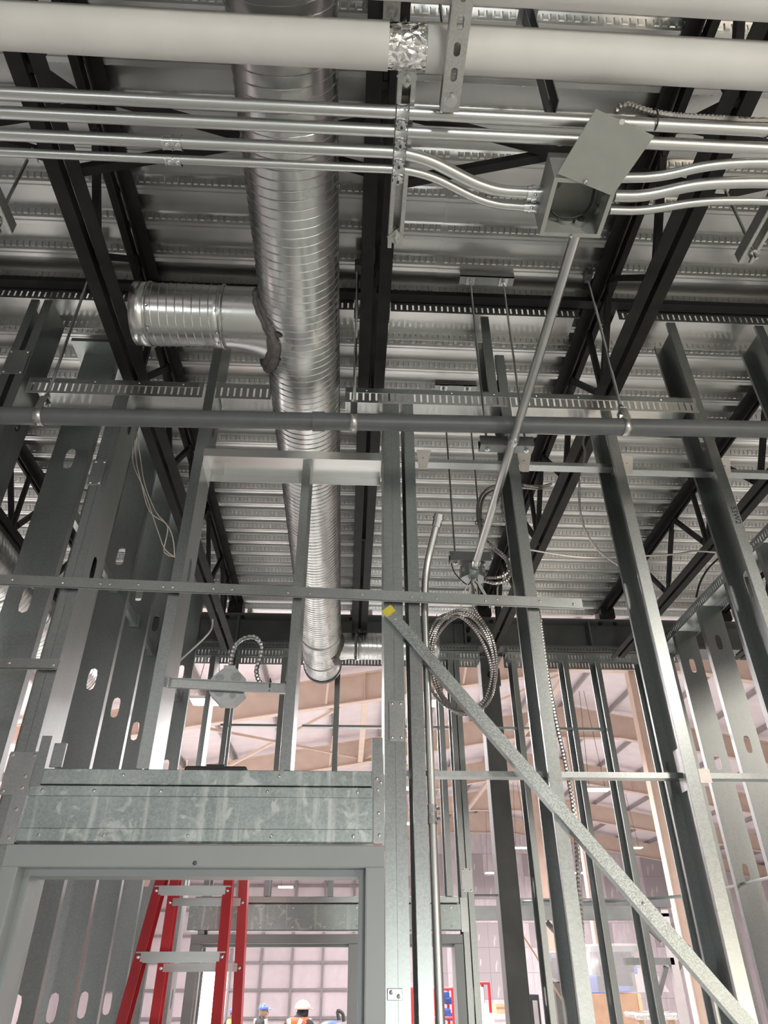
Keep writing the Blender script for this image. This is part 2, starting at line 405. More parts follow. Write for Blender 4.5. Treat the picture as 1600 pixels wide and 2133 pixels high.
# hall roof: liner, purlins
roof = struct('roof')
def ztop(x): return 8.87+.172*(x if x < 7.7 else 15.4-x)
m = MB(); m.quad((-15, -26, ztop(-15)), (7.7, -26, ztop(7.7)), (7.7, 47, ztop(7.7)), (-15, 47, ztop(-15)))
m.quad((7.7, -26, ztop(7.7)), (30, -26, ztop(30)), (30, 47, ztop(30)), (7.7, 47, ztop(7.7)))
m.build('roof_liner', M['liner'], roof, solid=.08)
for k in range(27):
    x = -13.5+k*1.62; z = ztop(x)-.05
    p = MB().sweep([(x, 5.8, z), (x, 46.5, z)], [(0, 0), (.07, 0), (.07, -.012), (.012, -.012), (.012, -.2), (-.05, -.2), (-.05, -.188), (0, -.188)], Vector((1, 0, 0)), Vector((0, 0, 1)))
    p.build('purlin', M['purlin'], roof)
for (name, a, b, mt) in (('wall_left', (-15, -26, -.4), (-14.8, 47, 6.4), 'liner'), ('wall_right', (29.8, -26, -.4), (30, 47, 6.4), 'liner'), ('wall_back', (-15, -26.2, -.4), (30, -26, 10.2), 'liner')):
    tag(MB().box(a, b).build(name, M[mt]), kind='structure')
far = struct('wall_front_far'); far.name = 'wall_far'
MB().box((-15, 46.6, -.4), (30, 46.9, 10.3)).build('liner_panel', M['liner'], far)
for k in range(7): MB().box((-13, 46.42, .24+k*1.25-.07), (3.2, 46.6, .24+k*1.25+.05)).build('girt', M['purlin'], far)
for k in range(10): MB().box((-13+k*1.69, 46.4, -.2), (-13+k*1.69+.12, 46.6, 8.5)).build('girt_post', M['purlin'], far)
bp = {}
for nm in ('dry', 'drygrey'):                                        # hung boards, one object each, with open joints
    bp[nm] = MB().box((0, 0, 0), (1.19, .016, 1.19)).build('drywall_board', M[nm], far, bevel=.004)
rgd = random.Random(12); first = set()
for r in range(8):
    for c in range(16):
        nm = 'drygrey' if (r in (3, 5, 6) and c % 3 != 2 and rgd.random() < .8) or (r in (1, 2) and c in (1, 3, 4)) else 'dry'
        o = bp[nm]
        if nm in first: o = o.copy(); C.objects.link(o); o.parent = far
        first.add(nm); o.location = Vector((3.4+c*1.2, 46.28, -.2+r*1.2))-wpos(far)
MB().box((3.4, 46.31, -.2), (22.6, 46.5, 9.4)).build('joint_backing', M['liner'], far)
MB().box((-14.78, 16, 0), (-14.7, 21, 4)).build('daylit_door_opening', M['day'], far)
for a, b in (((-7.585, 46.300, 2.395), (-6.866, 46.300, 0.261)), ((-6.991, 46.300, 2.218), (-6.361, 46.300, 0.258))):
    MB().box((a[0], 46.25, -.2), (b[0], 46.4, a[2])).build('daylit_door_opening', M['day'], far)
# ================================================================ HALL FRAME
def rafter(Y, label):
    t = thing('roof_rafter', label, 'rafter', 'tan roof rafters of the hall', loc=(7.7, Y, 8))
    bot = lambda x: 7.85+.165*x if x < 6 else (8.84 if x < 9.4 else 7.85+.165*(15.4-x))
    xs = [-14, -10, -6, -3, 0, 3, 6, 7.7, 9.4, 12, 16, 20, 25, 29]
    top = lambda x: ztop(x)-.27
    w_ = MB()
    for s_ in (-.012, .012):
        for a, b in zip(xs, xs[1:]): w_.quad((a, Y+s_, bot(a)), (b, Y+s_, bot(b)), (b, Y+s_, top(b)), (a, Y+s_, top(a)))
    w_.build('rafter_web', M['tan'], t)
    for fn, nm in ((bot, 'bottom_flange'), (top, 'top_flange')):
        f_ = MB()
        for a, b in zip(xs, xs[1:]):
            for dz in (0, .025): f_.quad((a, Y-.11, fn(a)+dz), (b, Y-.11, fn(b)+dz), (b, Y+.11, fn(b)+dz), (a, Y+.11, fn(a)+dz))
            f_.quad((a, Y-.11, fn(a)), (b, Y-.11, fn(b)), (b, Y-.11, fn(b)+.025), (a, Y-.11, fn(a)+.025))
        f_.build(nm, M['tan'], t)
    for x in (-9, -4.5, .4, 6, 12): MB().box((x-.01, Y-.1, bot(x)+.02), (x+.01, Y+.1, top(x))).build('stiffener', M['tan'], t)
    for x in (-5.2, -.6, 3.0): MB().bar((x, Y-.05, bot(x)+.05), (x+.1, Y-1.0, ztop(x)-.2), .05, .05).build('flange_brace', M['tan'], t)
RY = (11.7, 18, 24.3, 30.6, 36.9, 43.2)
for Y, n in zip(RY, ('nearest the dark beam', 'first seen below the far slotted track', 'second seen below the far slotted track', 'third seen below the far slotted track', 'fourth, small and high beyond the far framing', 'farthest and smallest, close to the taped wall')):
    rafter(Y, 'tan tapered roof rafter, ' + n)
for X in (.42, 6.0, -5.0):
    for a, b in zip(RY[1:4], RY[2:5]):
        tag(MB().bar((X, a+.12, 7.93+.165*X), (X, b-.12, 7.93+.165*X), .16, .12).build('rafter_strut', M['tan']), 'tan square strut between roof rafters, '+{.42: 'near the open end of the duct', 6.0: 'near the columns', -5.0: 'far past the side wall'}[X]+{18: ', nearest bay', 24.3: ', middle bay', 30.6: ', far bay'}[a], 'strut', 'tan struts between the rafters')
for k, (a, b) in enumerate((((-4.6, 18.1, 7.4), (.3, 24.2, 8.1)), ((.3, 18.1, 8.1), (-4.6, 24.2, 7.4)), ((6, 18.1, 8.9), (.6, 24.2, 8.1)), ((.6, 24.4, 8.1), (6, 30.5, 8.9)))):
    tag(MB().bar(a, b, .07, .07).build('roof_brace', M['tan']), 'tan diagonal roof brace, '+('rising away seen over the black case', 'falling away seen over the black case', 'in the bay behind the cable coil', 'in the small bay beyond the dark column')[k], 'brace', 'diagonal roof braces')
for Y, n in zip(RY[:5], ('hidden nearest one behind the stud wall', 'widest of those standing beyond the front studs', 'second in the row, behind the armored cable', 'third in the row, thin and pale', 'fourth in the row')):
    t = thing('hall_column', 'tan steel hall column, ' + n, 'column', 'tan columns of the hall', loc=(7.7, Y, -.2))
    for s_ in (-1, 1): MB().box((7.7+s_*.2-.012, Y-.13, -.2), (7.7+s_*.2+.012, Y+.13, 8.84)).build('column_flange', M['tan'], t)
    MB().box((7.51, Y-.01, -.2), (7.89, Y+.01, 8.84)).build('column_web', M['tan'], t)
    MB().box((7.42, Y-.2, -.2), (7.98, Y+.2, -.17)).build('base_plate', M['tan'], t)
def high_bay(x, y, z, label, w_=.75):
    t = thing('high_bay_light', label, 'light', 'high bay lights of the hall', loc=(x, y, z))
    m = MB(); m.box((x-w_/2, y-.2, z), (x+w_/2, y+.2, z+.06)); m.build('light_housing', M['white'], t)
    MB().box((x-w_/2+.02, y-.18, z-.02), (x+w_/2-.02, y+.18, z+.001)).build('lens', M['lamp'], t)
    h = ztop(x)-.3
    for s_ in (-.25, .25): MB().tube([(x+s_, y, z+.06), (x+s_*.3, y, h)], .008, 5).build('hanging_chain', M['mesh'], t)
for a in ((-2.91, 14.3, 6.64, 'widest one, glaring beside the octagon box'), (2.0, 14.3, 6.67, 'seen under the cable coil'),
          (1.93, 22.5, 6.76, 'seen between the door king stud and the next stud'),
          (2.34, 28, 6.71, 'small one below another, beside the door king stud'), (7.72, 22.5, 6.76, 'seen between two tan columns'), (7.75, 33.7, 6.72, 'small one next to the dark column'), (12.76, 33.7, 6.74, 'small one near the widest tan column'),
          (7.98, 42.4, 6.72, 'tiny one close beside the dark column'), (12.74, 42.4, 6.73, 'tiny one hung behind the armored cable'), (-2.95, 40, 5.78, 'low one framed by the doorway')):
    high_bay(a[0], a[1], a[2], 'white glowing high bay light, ' + a[3], .75 if a[1] > 15 else .62)
# ================================================================ BAR JOISTS
def angle_profile(sg, up):                                          # L of 40 mm legs, 5 mm thick, beside the joist centre line
    a = [(0, 0), (.044, 0), (.044, .005), (.005, .005), (.005, .044), (0, .044)]
    return [(sg*(.010+x), (1 if up else -1)*y) for x, y in a]
def joist(x, label):
    y0, y1 = -1.0, 5.09
    t = thing('bar_joist', label, 'joist', 'dark bar joists under the deck', loc=(x, y0, 3.955))
    X, Z = Vector((1, 0, 0)), Vector((0, 0, 1))
    for zz, up, nm in ((4.398, False, 'top_chord'), (3.955, True, 'bottom_chord')):
        e = y1+(.12 if nm == 'top_chord' else -.03)
        for sg in (-1, 1): MB().sweep([(x, y0, zz), (x, e, zz)], angle_profile(sg, up), X, Z).build(nm, M['joist'], t)
    k = 0; y = y0+.15; p = .305
    while y+p < y1-.3:
        a, b = ((x, y, 3.985), (x, y+p, 4.37)) if k % 2 == 0 else ((x, y, 4.37), (x, y+p, 3.985))
        a, b = Vector(a), Vector(b); d = b-a
        m = MB(); m.bar(a, a+d*.16, .012, .034); m.bar(b-d*.16, b, .012, .034); m.bar(a+d*.14, b-d*.14, .024, .024)
        m.build('web_bar', M['joist'], t)
        if k % 4 == 1: MB().bar((x, y+p, 3.97), (x, y+p, 4.38), .022, .022).build('web_post', M['joist'], t)
        y += p; k += 1
    MB().box((x-.055, y1-.02, 4.30), (x+.055, y1+.13, 4.385)).build('joist_seat', M['joist'], t)
    return t
for x, n in ((-1.90, 'beyond the punched corner stud, past the side wall'), (-.91, 'passing behind the capped duct branch'), (.06, 'between the main duct and junction box'),
             (1.06, 'passing over the junction box'), (2.06, 'along the side wall slotted track'), (3.02, 'beyond the side stud wall')):
    joist(x, 'dark primed open web bar joist, ' + n)
for xa, xb in ((-1.90, -.91), (-.91, .06), (.06, 1.06), (1.06, 2.06)):
    t = thing('joist_bridging', 'dark crossed bridging angles between joists, '+{-1.90: 'past the capped duct branch, at the picture edge', -.91: 'partly hidden by the main duct', .06: 'behind the junction box', 1.06: 'behind the bent conduits'}[xa], 'bridging', 'crossed bridging between joists', loc=(xa, 1.26, 3.96))
    MB().bar((xa+.03, 1.24, 4.36), (xb-.03, 1.24, 3.985), .028, .028).build('bridging_angle', M['joist'], t)
    MB().bar((xa+.03, 1.28, 3.985), (xb-.03, 1.28, 4.36), .028, .028).build('bridging_angle', M['joist'], t)
# dark angle along the deck over the front framing
tag(MB().box((-4, 2.02, 4.372), (3.6, 2.062, 4.397)).build('deck_angle', M['black']), 'long black steel angle against the deck above the slotted track', 'angle')
# far steel beam with end plates
t = thing('steel_beam', 'dark grey wide flange beam carrying the far joist ends', 'beam', loc=(0, 5.2, 4.05))
for z0, z1, y0, y1 in ((4.28, 4.295, 5.09, 5.30), (4.05, 4.065, 5.09, 5.30), (4.06, 4.29, 5.19, 5.2)):
    MB().box((-3.5, y0, z0), (3.6, y1, z1)).build('beam_flange' if z1-z0 < .1 else 'beam_web', M['beam'], t)
for x in (-.88, .9, 1.9): MB().box((x-.006, 5.1, 4.06), (x+.006, 5.195, 4.285)).build('beam_stiffener', M['beam'], t)
pl = MB().box((.82, 5.17, 4.075), (1.0, 5.19, 4.27)).build('splice_plate', M['beam'], t)
for z in (4.13, 4.21): MB().tube([(.93, 5.135, z), (.93, 5.172, z)], .02, 6).build('bolt', M['joist'], pl)
for x in (-.97, -.85, 0, .12, 1.0, 1.12, 2.0, 2.12): MB().tube([(x, 5.12, 4.262), (x, 5.12, 4.285)], .016, 6).build('bolt', M['joist'], t)
for x, n in ((-.96, 'beside the white sagging cable'), (-.80, 'second from the white sagging cable'), (.01, 'beside the open end of the duct'), (.15, 'under the joist beside the far side duct'), (1.98, 'near the side wall track')): tag(MB().box((x-.018, 5.105, 4.298), (x+.018, 5.16, 4.345)).build('bearing_shim', M['clipw']), 'small pale shim plate on the dark beam, '+n, 'shim', 'pale shims on the beam')
t = thing('steel_column', 'dark grey square steel column under the far beam', 'column', loc=(1.105, 5.37, 0))
MB().box((1.035, 5.3, 0), (1.175, 5.44, 4.05)).build('column_shaft', M['beam'], t, bevel=.008)
MB().box((1.0, 5.25, 4.03), (1.21, 5.46, 4.049)).build('cap_plate', M['beam'], t)
q = MB().box((1.03, 5.27, 3.80), (1.18, 5.3, 3.94)).build('connection_plate', M['beam'], t)
MB().tube([(1.10, 5.245, 3.88), (1.10, 5.275, 3.88)], .022, 6).build('bolt', M['joist'], q)
# ================================================================ FRONT STUD WALL
wf = struct('wall_front')
g = M['galv']
stud(wf, .106, F, 0, 3.79, 'R', fl=.029); stud(wf, .166, F, 0, 3.79, 'L', fl=.029)
stud(wf, .222, F, 0, 3.79, 'L', fl=.036); stud(wf, .612, F, 0, 4.07, 'L', fl=.036)
stud(wf, .568, F+.004, 3.86, 4.31, 'L', fl=.034)
stud(wf, 1.013, F, 0, 3.79, 'L', fl=.037); stud(wf, 1.40, F, 0, 4.31, 'L', fl=.037)
stud(wf, 1.80, F, 0, 4.31, 'L', fl=.037); stud(wf, 2.20, F, 0, 4.31, 'L', fl=.037)
stud(wf, -.556, F, 2.385, 4.31, 'L', fl=.034); stud(wf, -.162, F, 2.385, 3.49, 'L', fl=.028)
stud(wf, -.932, F, 0, 3.79, 'R', fl=.025); stud(wf, -.879, F, 0, 3.79, 'L', fl=.027)
stud(wf, -1.392, F, 0, 4.31, 'R', fl=.032); stud(wf, -1.303, F, 0, 4.31, 'L', fl=.034); stud(wf, -1.75, F, 0, 4.31, 'L')
stud(wf, -2.2, F, 0, 4.31, 'L')
for a, b in ((-2.6, -1.98), (-1.82, -.99), (-.83, -.02), (.14, .975), (1.15, 1.975), (2.15, 2.9)): track(wf, a, b, F, 4.378)
for a, b in ((-1.275, -.60), (-.55, -.335), (-.045, .60), (.615, 1.375)): track(wf, a, b, F, 3.855, .078)
for x0, x1 in ((-1.27, -.62), (-.04, 1.36)):
    m = MB().box((x0, F-.006, 3.828), (x1, F-.003, 3.853)); o = m.build('track_cap_strip', g, wf)
    x = x0+.08
    while x < x1: screw(o, (x, F-.007, 3.84), .8); x += .17
# box header over the door
hd = thing('header', None, None); hd.parent = wf
MB().box((-.872, F-.004, 2.194), (.078, F+.14, 2.338)).build('header_box', M['stain'], hd, bevel=.004)
MB().box((-.865, F-.008, 2.310), (.072, F-.002, 2.338)).build('header_lip', M['stain'], hd, bevel=.002)
MB().box((-.865, F-.008, 2.197), (.072, F-.002, 2.230)).build('header_lip', M['stain'], hd, bevel=.002)
m = MB(); m.box((-.845, F-.006, 2.342), (.07, F-.003, 2.382)); m.box((-.845, F-.006, 2.341), (.07, F+.15, 2.344)); m.box((-.845, F+.147, 2.342), (.07, F+.15, 2.382))
m.build('header_track', M['stain'], hd, bevel=.0015)
for x in (-.86, -.72, -.54, -.25, .0): screw(hd, (x+.03, F-.008, 2.324))
for x in (-.83, -.66, -.44, -.22, .0): screw(hd, (x+.02, F-.008, 2.212))
for x in (-.62, -.19): screw(hd, (x, F-.006, 2.366))
m = MB().box((.074, F-.010, 2.196), (.104, F-.006, 2.372)); o = m.build('clip_angle', M['galvb'], wf)
for z, x in ((2.35, .094), (2.33, .086), (2.27, .088), (2.215, .09), (2.36, .083)): screw(o, (x, F-.010, z))
MB().box((.069, F-.008, 2.335), (.100, F-.004, 2.475)).build('track_stub', g, wf)
MB().box((-.865, F-.012, 2.335), (-.837, F-.002, 2.47)).build('track_stub', g, wf); o = MB().box((-.826, F-.012, 2.385), (-.792, F-.004, 2.45)).build('track_stub', g, wf)
m = MB().box((-.905, F-.008, 2.19), (-.868, F-.003, 2.40)); o = m.build('clip_angle', M['galvb'], wf)
for z in (2.205, 2.275, 2.33, 2.36): screw(o, (-.885, F-.008, z))
def splice(x0, x1, z0, z1):
    o = MB().box((x0, F-.006, z0), (x1, F-.002, z1)).build('splice_plate', M['galvb'], wf, bevel=.001)
    for x in (x0+.009, x1-.009):
        for z in ((z0+.01, z1-.01) if z1-z0 > .04 else ((z0+z1)/2+(.004 if x < (x0+x1)/2 else -.004),)): screw(o, (x, F-.006, z))
splice(.119, .163, 2.467, 2.587); splice(.110, .146, 1.849, 1.873); splice(-.944, -.866, 2.312, 2.428); splice(-.942, -.894, 3.348, 3.46); splice(-1.392, -1.31, 3.87, 4.0)
# rough frame for the opening above the header
m = MB(); x0, x1 = -.556, .10
m.quad((x0, F-.003, 3.527), (x1, F-.003, 3.527), (x1, F+.155, 3.527), (x0, F+.155, 3.527))
for y in (F-.003, F+.155): m.quad((x0, y, 3.492), (x1, y, 3.492), (x1, y, 3.527), (x0, y, 3.527))
m.quad((x0+.001, F, 3.527), (x0+.001, F+.15, 3.527), (x0+.001, F+.15, 3.46), (x0+.001, F, 3.46))
m.build('opening_track', M['deck'], wf, solid=.0016)
# flat strap and its mates
def strap(x0, z0, x1, z1, h, screws, lean=0):
    m = MB(); a, b = Vector((x0, F-.012, z0)), Vector((x1, F-.012, z1)); d = (b-a).normalized(); u = Vector((0, 0, 1)); sx = Vector((0, 1, 0))
    m.sweep([a, b], [(0, -h/2), (.0025, -h/2), (.0025, h/2-.0025), (.024, h/2-.0025), (.024, h/2), (0, h/2)], sx, u)
    m.sweep([a, b], [(0, -h/2), (-.004, -h/2-.003), (-.004, -h/2), (0, -h/2+.004)], sx, u)
    o = m.build('backing_strap', M['galvb'], wf)
    for s_ in screws: screw(o, a+(b-a)*s_+Vector((0, -.001, (hash(s_) % 7-3)*.0012)), .9)
strap(-1.25, 2.966, .757, 2.915, .039, [.08, .16, .22, .235, .28, .32, .335, .40, .43, .52, .555, .64, .72, .735, .76, .84, .86, .93, .985])
strap(-1.25, 2.681, -.876, 2.683, .034, [.3, .62, .97])
a, b = Vector((.112, F-.016, 2.885)), Vector((.995, F-.016, 1.78)); d = (b-a).normalized(); sx = Vector((0, 1, 0)); u = sx.cross(d)
m = MB().sweep([a, b], [(0, -.018), (.001, -.018), (.03, -.018), (.03, -.0165), (.0015, -.0165), (.0015, .0165), (.03, .0165), (.03, .018), (0, .018)], sx, u)
br = m.build('diagonal_brace', M['spang'], wf)
m = MB().sweep([a-d*.001, a+d*.026], [(-.0015, -.0185), (.0, -.0185), (.0, .0185), (-.0015, .0185)], sx, u); o = m.build('painted_tip', M['yellow'], br); o['label'] = 'yellow painted end of the brace'
screw(br, a+d*.045, 1); screw(br, b-d*.35, 1)
# cold rolled bridging channels through the studs, with pale clips
def channel(x0, x1, z, y=F+.075, mat=None):
    m = MB().sweep([(x0, y, z), (x1, y, z)], [(-.019, -.008), (.019, -.008), (.019, .008), (.0175, .008), (.0175, -.0065), (-.0175, -.0065), (-.0175, .008), (-.019, .008)], Vector((0, 1, 0)), Vector((0, 0, 1)))
    return m.build('bridging_channel', mat or M['galvb'], wf)
channel(.172, 1.0, 2.392); channel(1.045, 1.79, 2.392); channel(.19, 1.0, 3.545); channel(1.0, 1.9, 3.535)
for x in (.236, .626, 1.027, 1.414):
    m = MB(); m.quad((x, F+.05, 3.590), (x+.056, F+.05, 3.590), (x+.036, F+.05, 3.500), (x+.006, F+.05, 3.500)) ; o = m.build('bridging_clip', M['clipw'], wf, solid=.002); screw(o, (x+.024, F+.047, 3.55), .8)
MB().box((.995, F+.05, 2.35), (1.012, F+.09, 2.47)).build('bridging_clip', M['galvb'], wf); MB().box((1.04, F+.05, 2.37), (1.075, F+.052, 2.41)).build('bridging_clip', M['clipw'], wf)
# handwritten mark on a stud flange
cu = bpy.data.curves.new('marker_writing', 'FONT'); cu.body = '53W2'; cu.size = .03; cu.extrude = .0002; cu.align_x = 'CENTER'
o = bpy.data.objects.new('marker_writing', cu); C.objects.link(o); cu.materials.append(M['ink']); o.parent = wf
o.matrix_world = Matrix.Translation((1.375, F-.0015, 3.29)) @ Matrix.Rotation(PI/2, 4, 'X') @ Matrix.Rotation(-PI/2, 4, 'Z')
# ================================================================ SIDE STUD WALLS
wl = struct('wall_left'); wl.name = 'wall_side_left'
for k in range(7):
    y = 2.38+.4064*k; stud(wl, -1.262, y, 0, 4.32, 'F', fl=.036)
m = MB().box((-1.3, 2.30, 4.31), (-1.08, 5.0, 4.33)); m.build('top_track', M['galv'], wl)
o = MB().box((-1.19, 2.40, 3.50), (-1.165, 5.0, 3.545)).build('furring_channel', M['galvb'], wl)
for k in range(1, 7): MB().box((-1.2, 2.376+.4064*k-.012, 3.49), (-1.15, 2.376+.4064*k, 3.56)).build('bridging_clip', M['galvb'], wl)
wr = struct('wall_side_right')
for k in range(8):
    y = 2.52+.4064*k
    if y < 5.05: stud(wr, 2.30, y, 0, 3.96, 'F', fl=.036)
m = MB(); m.quad((2.298, 2.3, 3.995), (2.458, 2.3, 3.995), (2.458, 5.1, 3.995), (2.298, 5.1, 3.995))
for x in (2.297, 2.459): slotted(m, (x, 2.3, 3.995), (x, 5.1, 3.995), 0, -.068, 0, -.056, -.022)
m.build('slotted_track', M['galvb'], wr, solid=.0014)
MB().tube([(2.33, 2.3, 2.352), (2.33, 5.0, 2.352)], .008, 6).build('bridging_bar', M['galv'], wr)
# ================================================================ FAR STUD WALL
wb = struct('wall_back_framing')
for x, z0, z1, f_ in ((-.90, 0, 3.99, 'R'), (-1.02, 0, 3.99, 'L'), (-.515, 2.34, 3.99, 'R'), (-.11, 2.34, 3.99, 'R'), (.30, 2.34, 3.99, 'L'), (.70, 2.34, 3.99, 'L'),
                      (.79, 0, 3.99, 'L'), (.835, 0, 3.99, 'L'), (1.283, 0, 3.99, 'L'), (1.685, 0, 3.99, 'L'), (1.94, 0, 3.99, 'L'), (2.3, 0, 3.99, 'L')):
    stud(wb, x, B, z0, z1, f_, d=.152, fl=.036)
for a, b in ((-1.25, 1.0), (1.22, 2.6)): track(wb, a, b, B, 4.015, .07, .156, M['galvb']); track(wb, a, b, B-.004, 4.07, .05, .16, M['galv'])
for a, b, y in ((-.93, -.49, 0), (-.34, .74, 0), (1.0, 1.9, 0)): MB().bar((a, B+.07, 3.44), (b, B+.07, 3.44), .038, .016).build('bridging_channel', M['galvb'], wb)
hd2 = thing('header', None, None); hd2.parent = wb
MB().box((-.97, B-.004, 2.15), (.745, B+.15, 2.295)).build('header_box', M['stain'], hd2, bevel=.004)
MB().box((-.94, B-.008, 2.30), (.735, B+.15, 2.336)).build('header_track', M['galvb'], hd2, bevel=.003)
for k in range(9):
    screw(hd2, (-.92+.2*k, B-.005, 2.275), 1.3); screw(hd2, (-.92+.2*k, B-.005, 2.17), 1.3)
MB().box((.742, B-.008, 2.14), (.79, B-.002, 2.33)).build('clip_angle', M['galvb'], wb)
o = MB().box((.76, B-.006, 2.36), (.83, B-.002, 2.5)).build('splice_plate', M['galvb'], wb)
for x in (.772, .818):
    for z in (2.37, 2.49): screw(o, (x, B-.006, z), 1.3)
MB().tube([(.83, B+.2, 2.36), (1.03, B+.2, 2.36)], .008, 6).build('bridging_bar', M['galv'], wb)
MB().tube([(1.2, B+.25, 2.33), (1.8, B+.25, 2.33), (2.3, B+.25, 2.36)], .011, 6).build('bridging_bar', M['galv'], wb)
# ================================================================ DOOR FRAMES
def member(root, nm, a, b, m_):
    MB().box(a, b).build(nm, m_, root, bevel=.003)
d1 = struct('door_1'); fy = F-.02; fm = M['frame']
member(d1, 'frame_head', (-.88, fy, 2.136), (.103, fy+.004, 2.188), fm)
member(d1, 'frame_jamb', (-.88, fy, 0), (-.837, fy+.004, 2.137), fm); member(d1, 'frame_jamb', (.055, fy, 0), (.103, fy+.004, 2.137), fm)
m = MB()
prof = [(fy, 0), (fy+.048, 0), (fy+.048, .016), (fy+.13, .016), (fy+.13, 0), (fy+.20, 0), (fy+.20, .05), (fy+.05, .05), (fy+.004, .05)]
for (y0, e0), (y1, e1) in zip(prof[:6], prof[1:6]):                  # rabbets and stop, head and both jambs
    m.quad((-.837+e0, y0, 2.136-e0), (.055-e0, y0, 2.136-e0), (.055-e1, y1, 2.136-e1), (-.837+e1, y1, 2.136-e1))
    for sx, s_ in ((-.837, 1), (.055, -1)): m.quad((sx+s_*e0, y0, 0), (sx+s_*e0, y0, 2.136-e0), (sx+s_*e1, y1, 2.136-e1), (sx+s_*e1, y1, 0))
m.build('frame_stop', fm, d1, solid=.0015)
MB().dome((-.39, fy, 2.145), .006, (0, -1, 0)).build('plug', M['mesh'], d1)
d2 = struct('door_2'); fy = B-.02
member(d2, 'frame_head', (-.935, fy, 2.078), (.745, fy+.17, 2.128), fm)
for a, b in ((-.935, -.875), (.032, .091), (.69, .745)): member(d2, 'frame_jamb', (a, fy, 0), (b, fy+.17, 2.078), fm)
for a, b in ((-.875, .032), (.091, .69)): member(d2, 'frame_stop', (a, fy+.06, 2.062), (b, fy+.14, 2.078), fm)
# ================================================================ DUCTWORK
def spiral(name, a, b, r, parent, pitch=.0300, phase=0, cut=None):
    """round duct from a to b: shell, helical seam and slightly dented walls"""
    a, b = Vector(a), Vector(b); d = (b-a).normalized(); L = (b-a).length; u = d.orthogonal().normalized(); w_ = d.cross(u); m = MB(); n = max(3, int(L/.03)); seg = 56
    rng = random.Random(3)
    for k in range(n+1):
        for j in range(seg):
            th = 2*PI*j/seg; rr = r*(1+.0035*math.sin(3*th+k*.7)+.0025*math.sin(5*th-k*1.3)+.003*(rng.random()-.5))
            m.v.append(tuple(a+d*(L*k/n)+(u*math.cos(th)+w_*math.sin(th))*rr))
    for k in range(n):
        for j in range(seg): m.f.append((k*seg+j, k*seg+(j+1) % seg, (k+1)*seg+(j+1) % seg, (k+1)*seg+j))
    o = m.build(name, M['duct'], parent, smooth=True, solid=.0015)
    T = L/pitch; pts = []
    for k in range(int(T*28)+1):
        th = 2*PI*k/28+phase; pts.append(a+d*(pitch*k/28)+(u*math.cos(th)+w_*math.sin(th))*(r+.0016))
    h = MB().tube(pts, .0017, 5).build('spiral_seam', M['duct'], o, smooth=True)
    return o
DX, DZ, DR = -.204, 3.85, .1345
duct = thing('spiral_duct', 'large shiny spiral duct overhead with an open end and a capped side branch', 'duct', loc=(DX, 0, 3.71))
spiral('main_duct', (DX, -.6, DZ), (DX, 5.03, DZ), DR, duct)
m = MB()
for j in range(25):                                                  # torn open lower half ring at the far end
    th = PI+PI*j/24; m.v += [(DX+DR*1.03*math.cos(th), 5.00, DZ+DR*1.03*math.sin(th)), (DX+DR*1.03*math.cos(th), 5.045, DZ+DR*1.03*math.sin(th))]
m.f = [(2*j, 2*j+2, 2*j+3, 2*j+1) for j in range(24)]
m.build('end_ring', M['mesh'], duct, smooth=True, solid=.006)
for y in (4.42, 4.80): 
    pts = [(DX+(DR+.003)*math.cos(t*2*PI/40), y, DZ+(DR+.003)*math.sin(t*2*PI/40)) for t in range(41)]
    MB().tube(pts, .006, 6).build('joint_band', M['duct'], duct, smooth=True)
def lateral(ctr, s, r, l0, root, yc):
    """boot that widens onto the main duct, smeared with sealant; s = -1 or +1 side"""
    m = MB(); seg = 40; rows = 14
    for k in range(rows+1):
        t = k/rows
        for j in range(seg):
            th = 2*PI*j/seg; dy, dz = math.cos(th)*r, math.sin(th)*r
            skew = max(0, math.cos(th))                              # toe stretched along the duct
            yy = dy*(1+.0*t)+skew*t*t*.085; zz = dz
            zz = max(-DR*.985, min(DR*.985, zz))
            xs_ = DX+s*math.sqrt(max(.0006, (DR*1.012)**2-zz*zz))
            x = l0*(1-t)+xs_*t; m.v.append((x, yc+yy, DZ+zz))
    for k in range(rows):
        for j in range(seg): m.f.append((k*seg+j, k*seg+(j+1) % seg, (k+1)*seg+(j+1) % seg, (k+1)*seg+j))
    o = m.build('branch_boot', M['duct'], root, smooth=True, solid=.0015)
    ring = [Vector(m.v[rows*seg+j]) for j in range(seg)]
    e = MB(); rg = random.Random(5)
    pts = ring+ring[:2]
    rad = [.013+.006*rg.random() for _ in pts]
    e.tube(pts, .014, 8, True, rad)
    e.tube([p+Vector((0, .018, -.006)) for p in pts], .014, 8, True, [q*1.15 for q in rad]); e.tube([p+Vector((-s*-.012, .004, 0)) for p in pts], .014, 8, True, [q*.9 for q in rad])
    for k in range(26):                                              # brushed smears on the duct wall
        p = ring[rg.randrange(seg)]
        if p.z > DZ+.05: continue
        ang = math.atan2(p.z-DZ, p.x-DX)-s*rg.uniform(-.05, .28)*(-1 if True else 1)*-1
        yy = p.y+rg.uniform(-.03, .05); wd = rg.uniform(.08, .22); hy = rg.uniform(.006, .014); n = 5
        base = len(e.v)
        for q in range(n+1):
            a_ = ang+(q/n-.5)*wd; kx = 1-abs(q/n-.5)*1.2
            for sy in (-1, 1): e.v.append((DX+(DR+.0045)*math.cos(a_), yy+sy*hy*kx, DZ+(DR+.0045)*math.sin(a_)))
        for q in range(n): e.f.append((base+2*q, base+2*q+2, base+2*q+3, base+2*q+1))
    e.build('sealant', M['mastic'], root, smooth=True)['label'] = 'dark grey sealant smeared round the branch'
    return o
BY = 1.725
BX0, BX1, BXC = (-0.779, 1.738, 3.850)[0], (-0.472, 1.734, 3.850)[0], (-0.728, 1.735, 3.850)[0]
lateral(None, -1, .106, BX1, duct, BY)
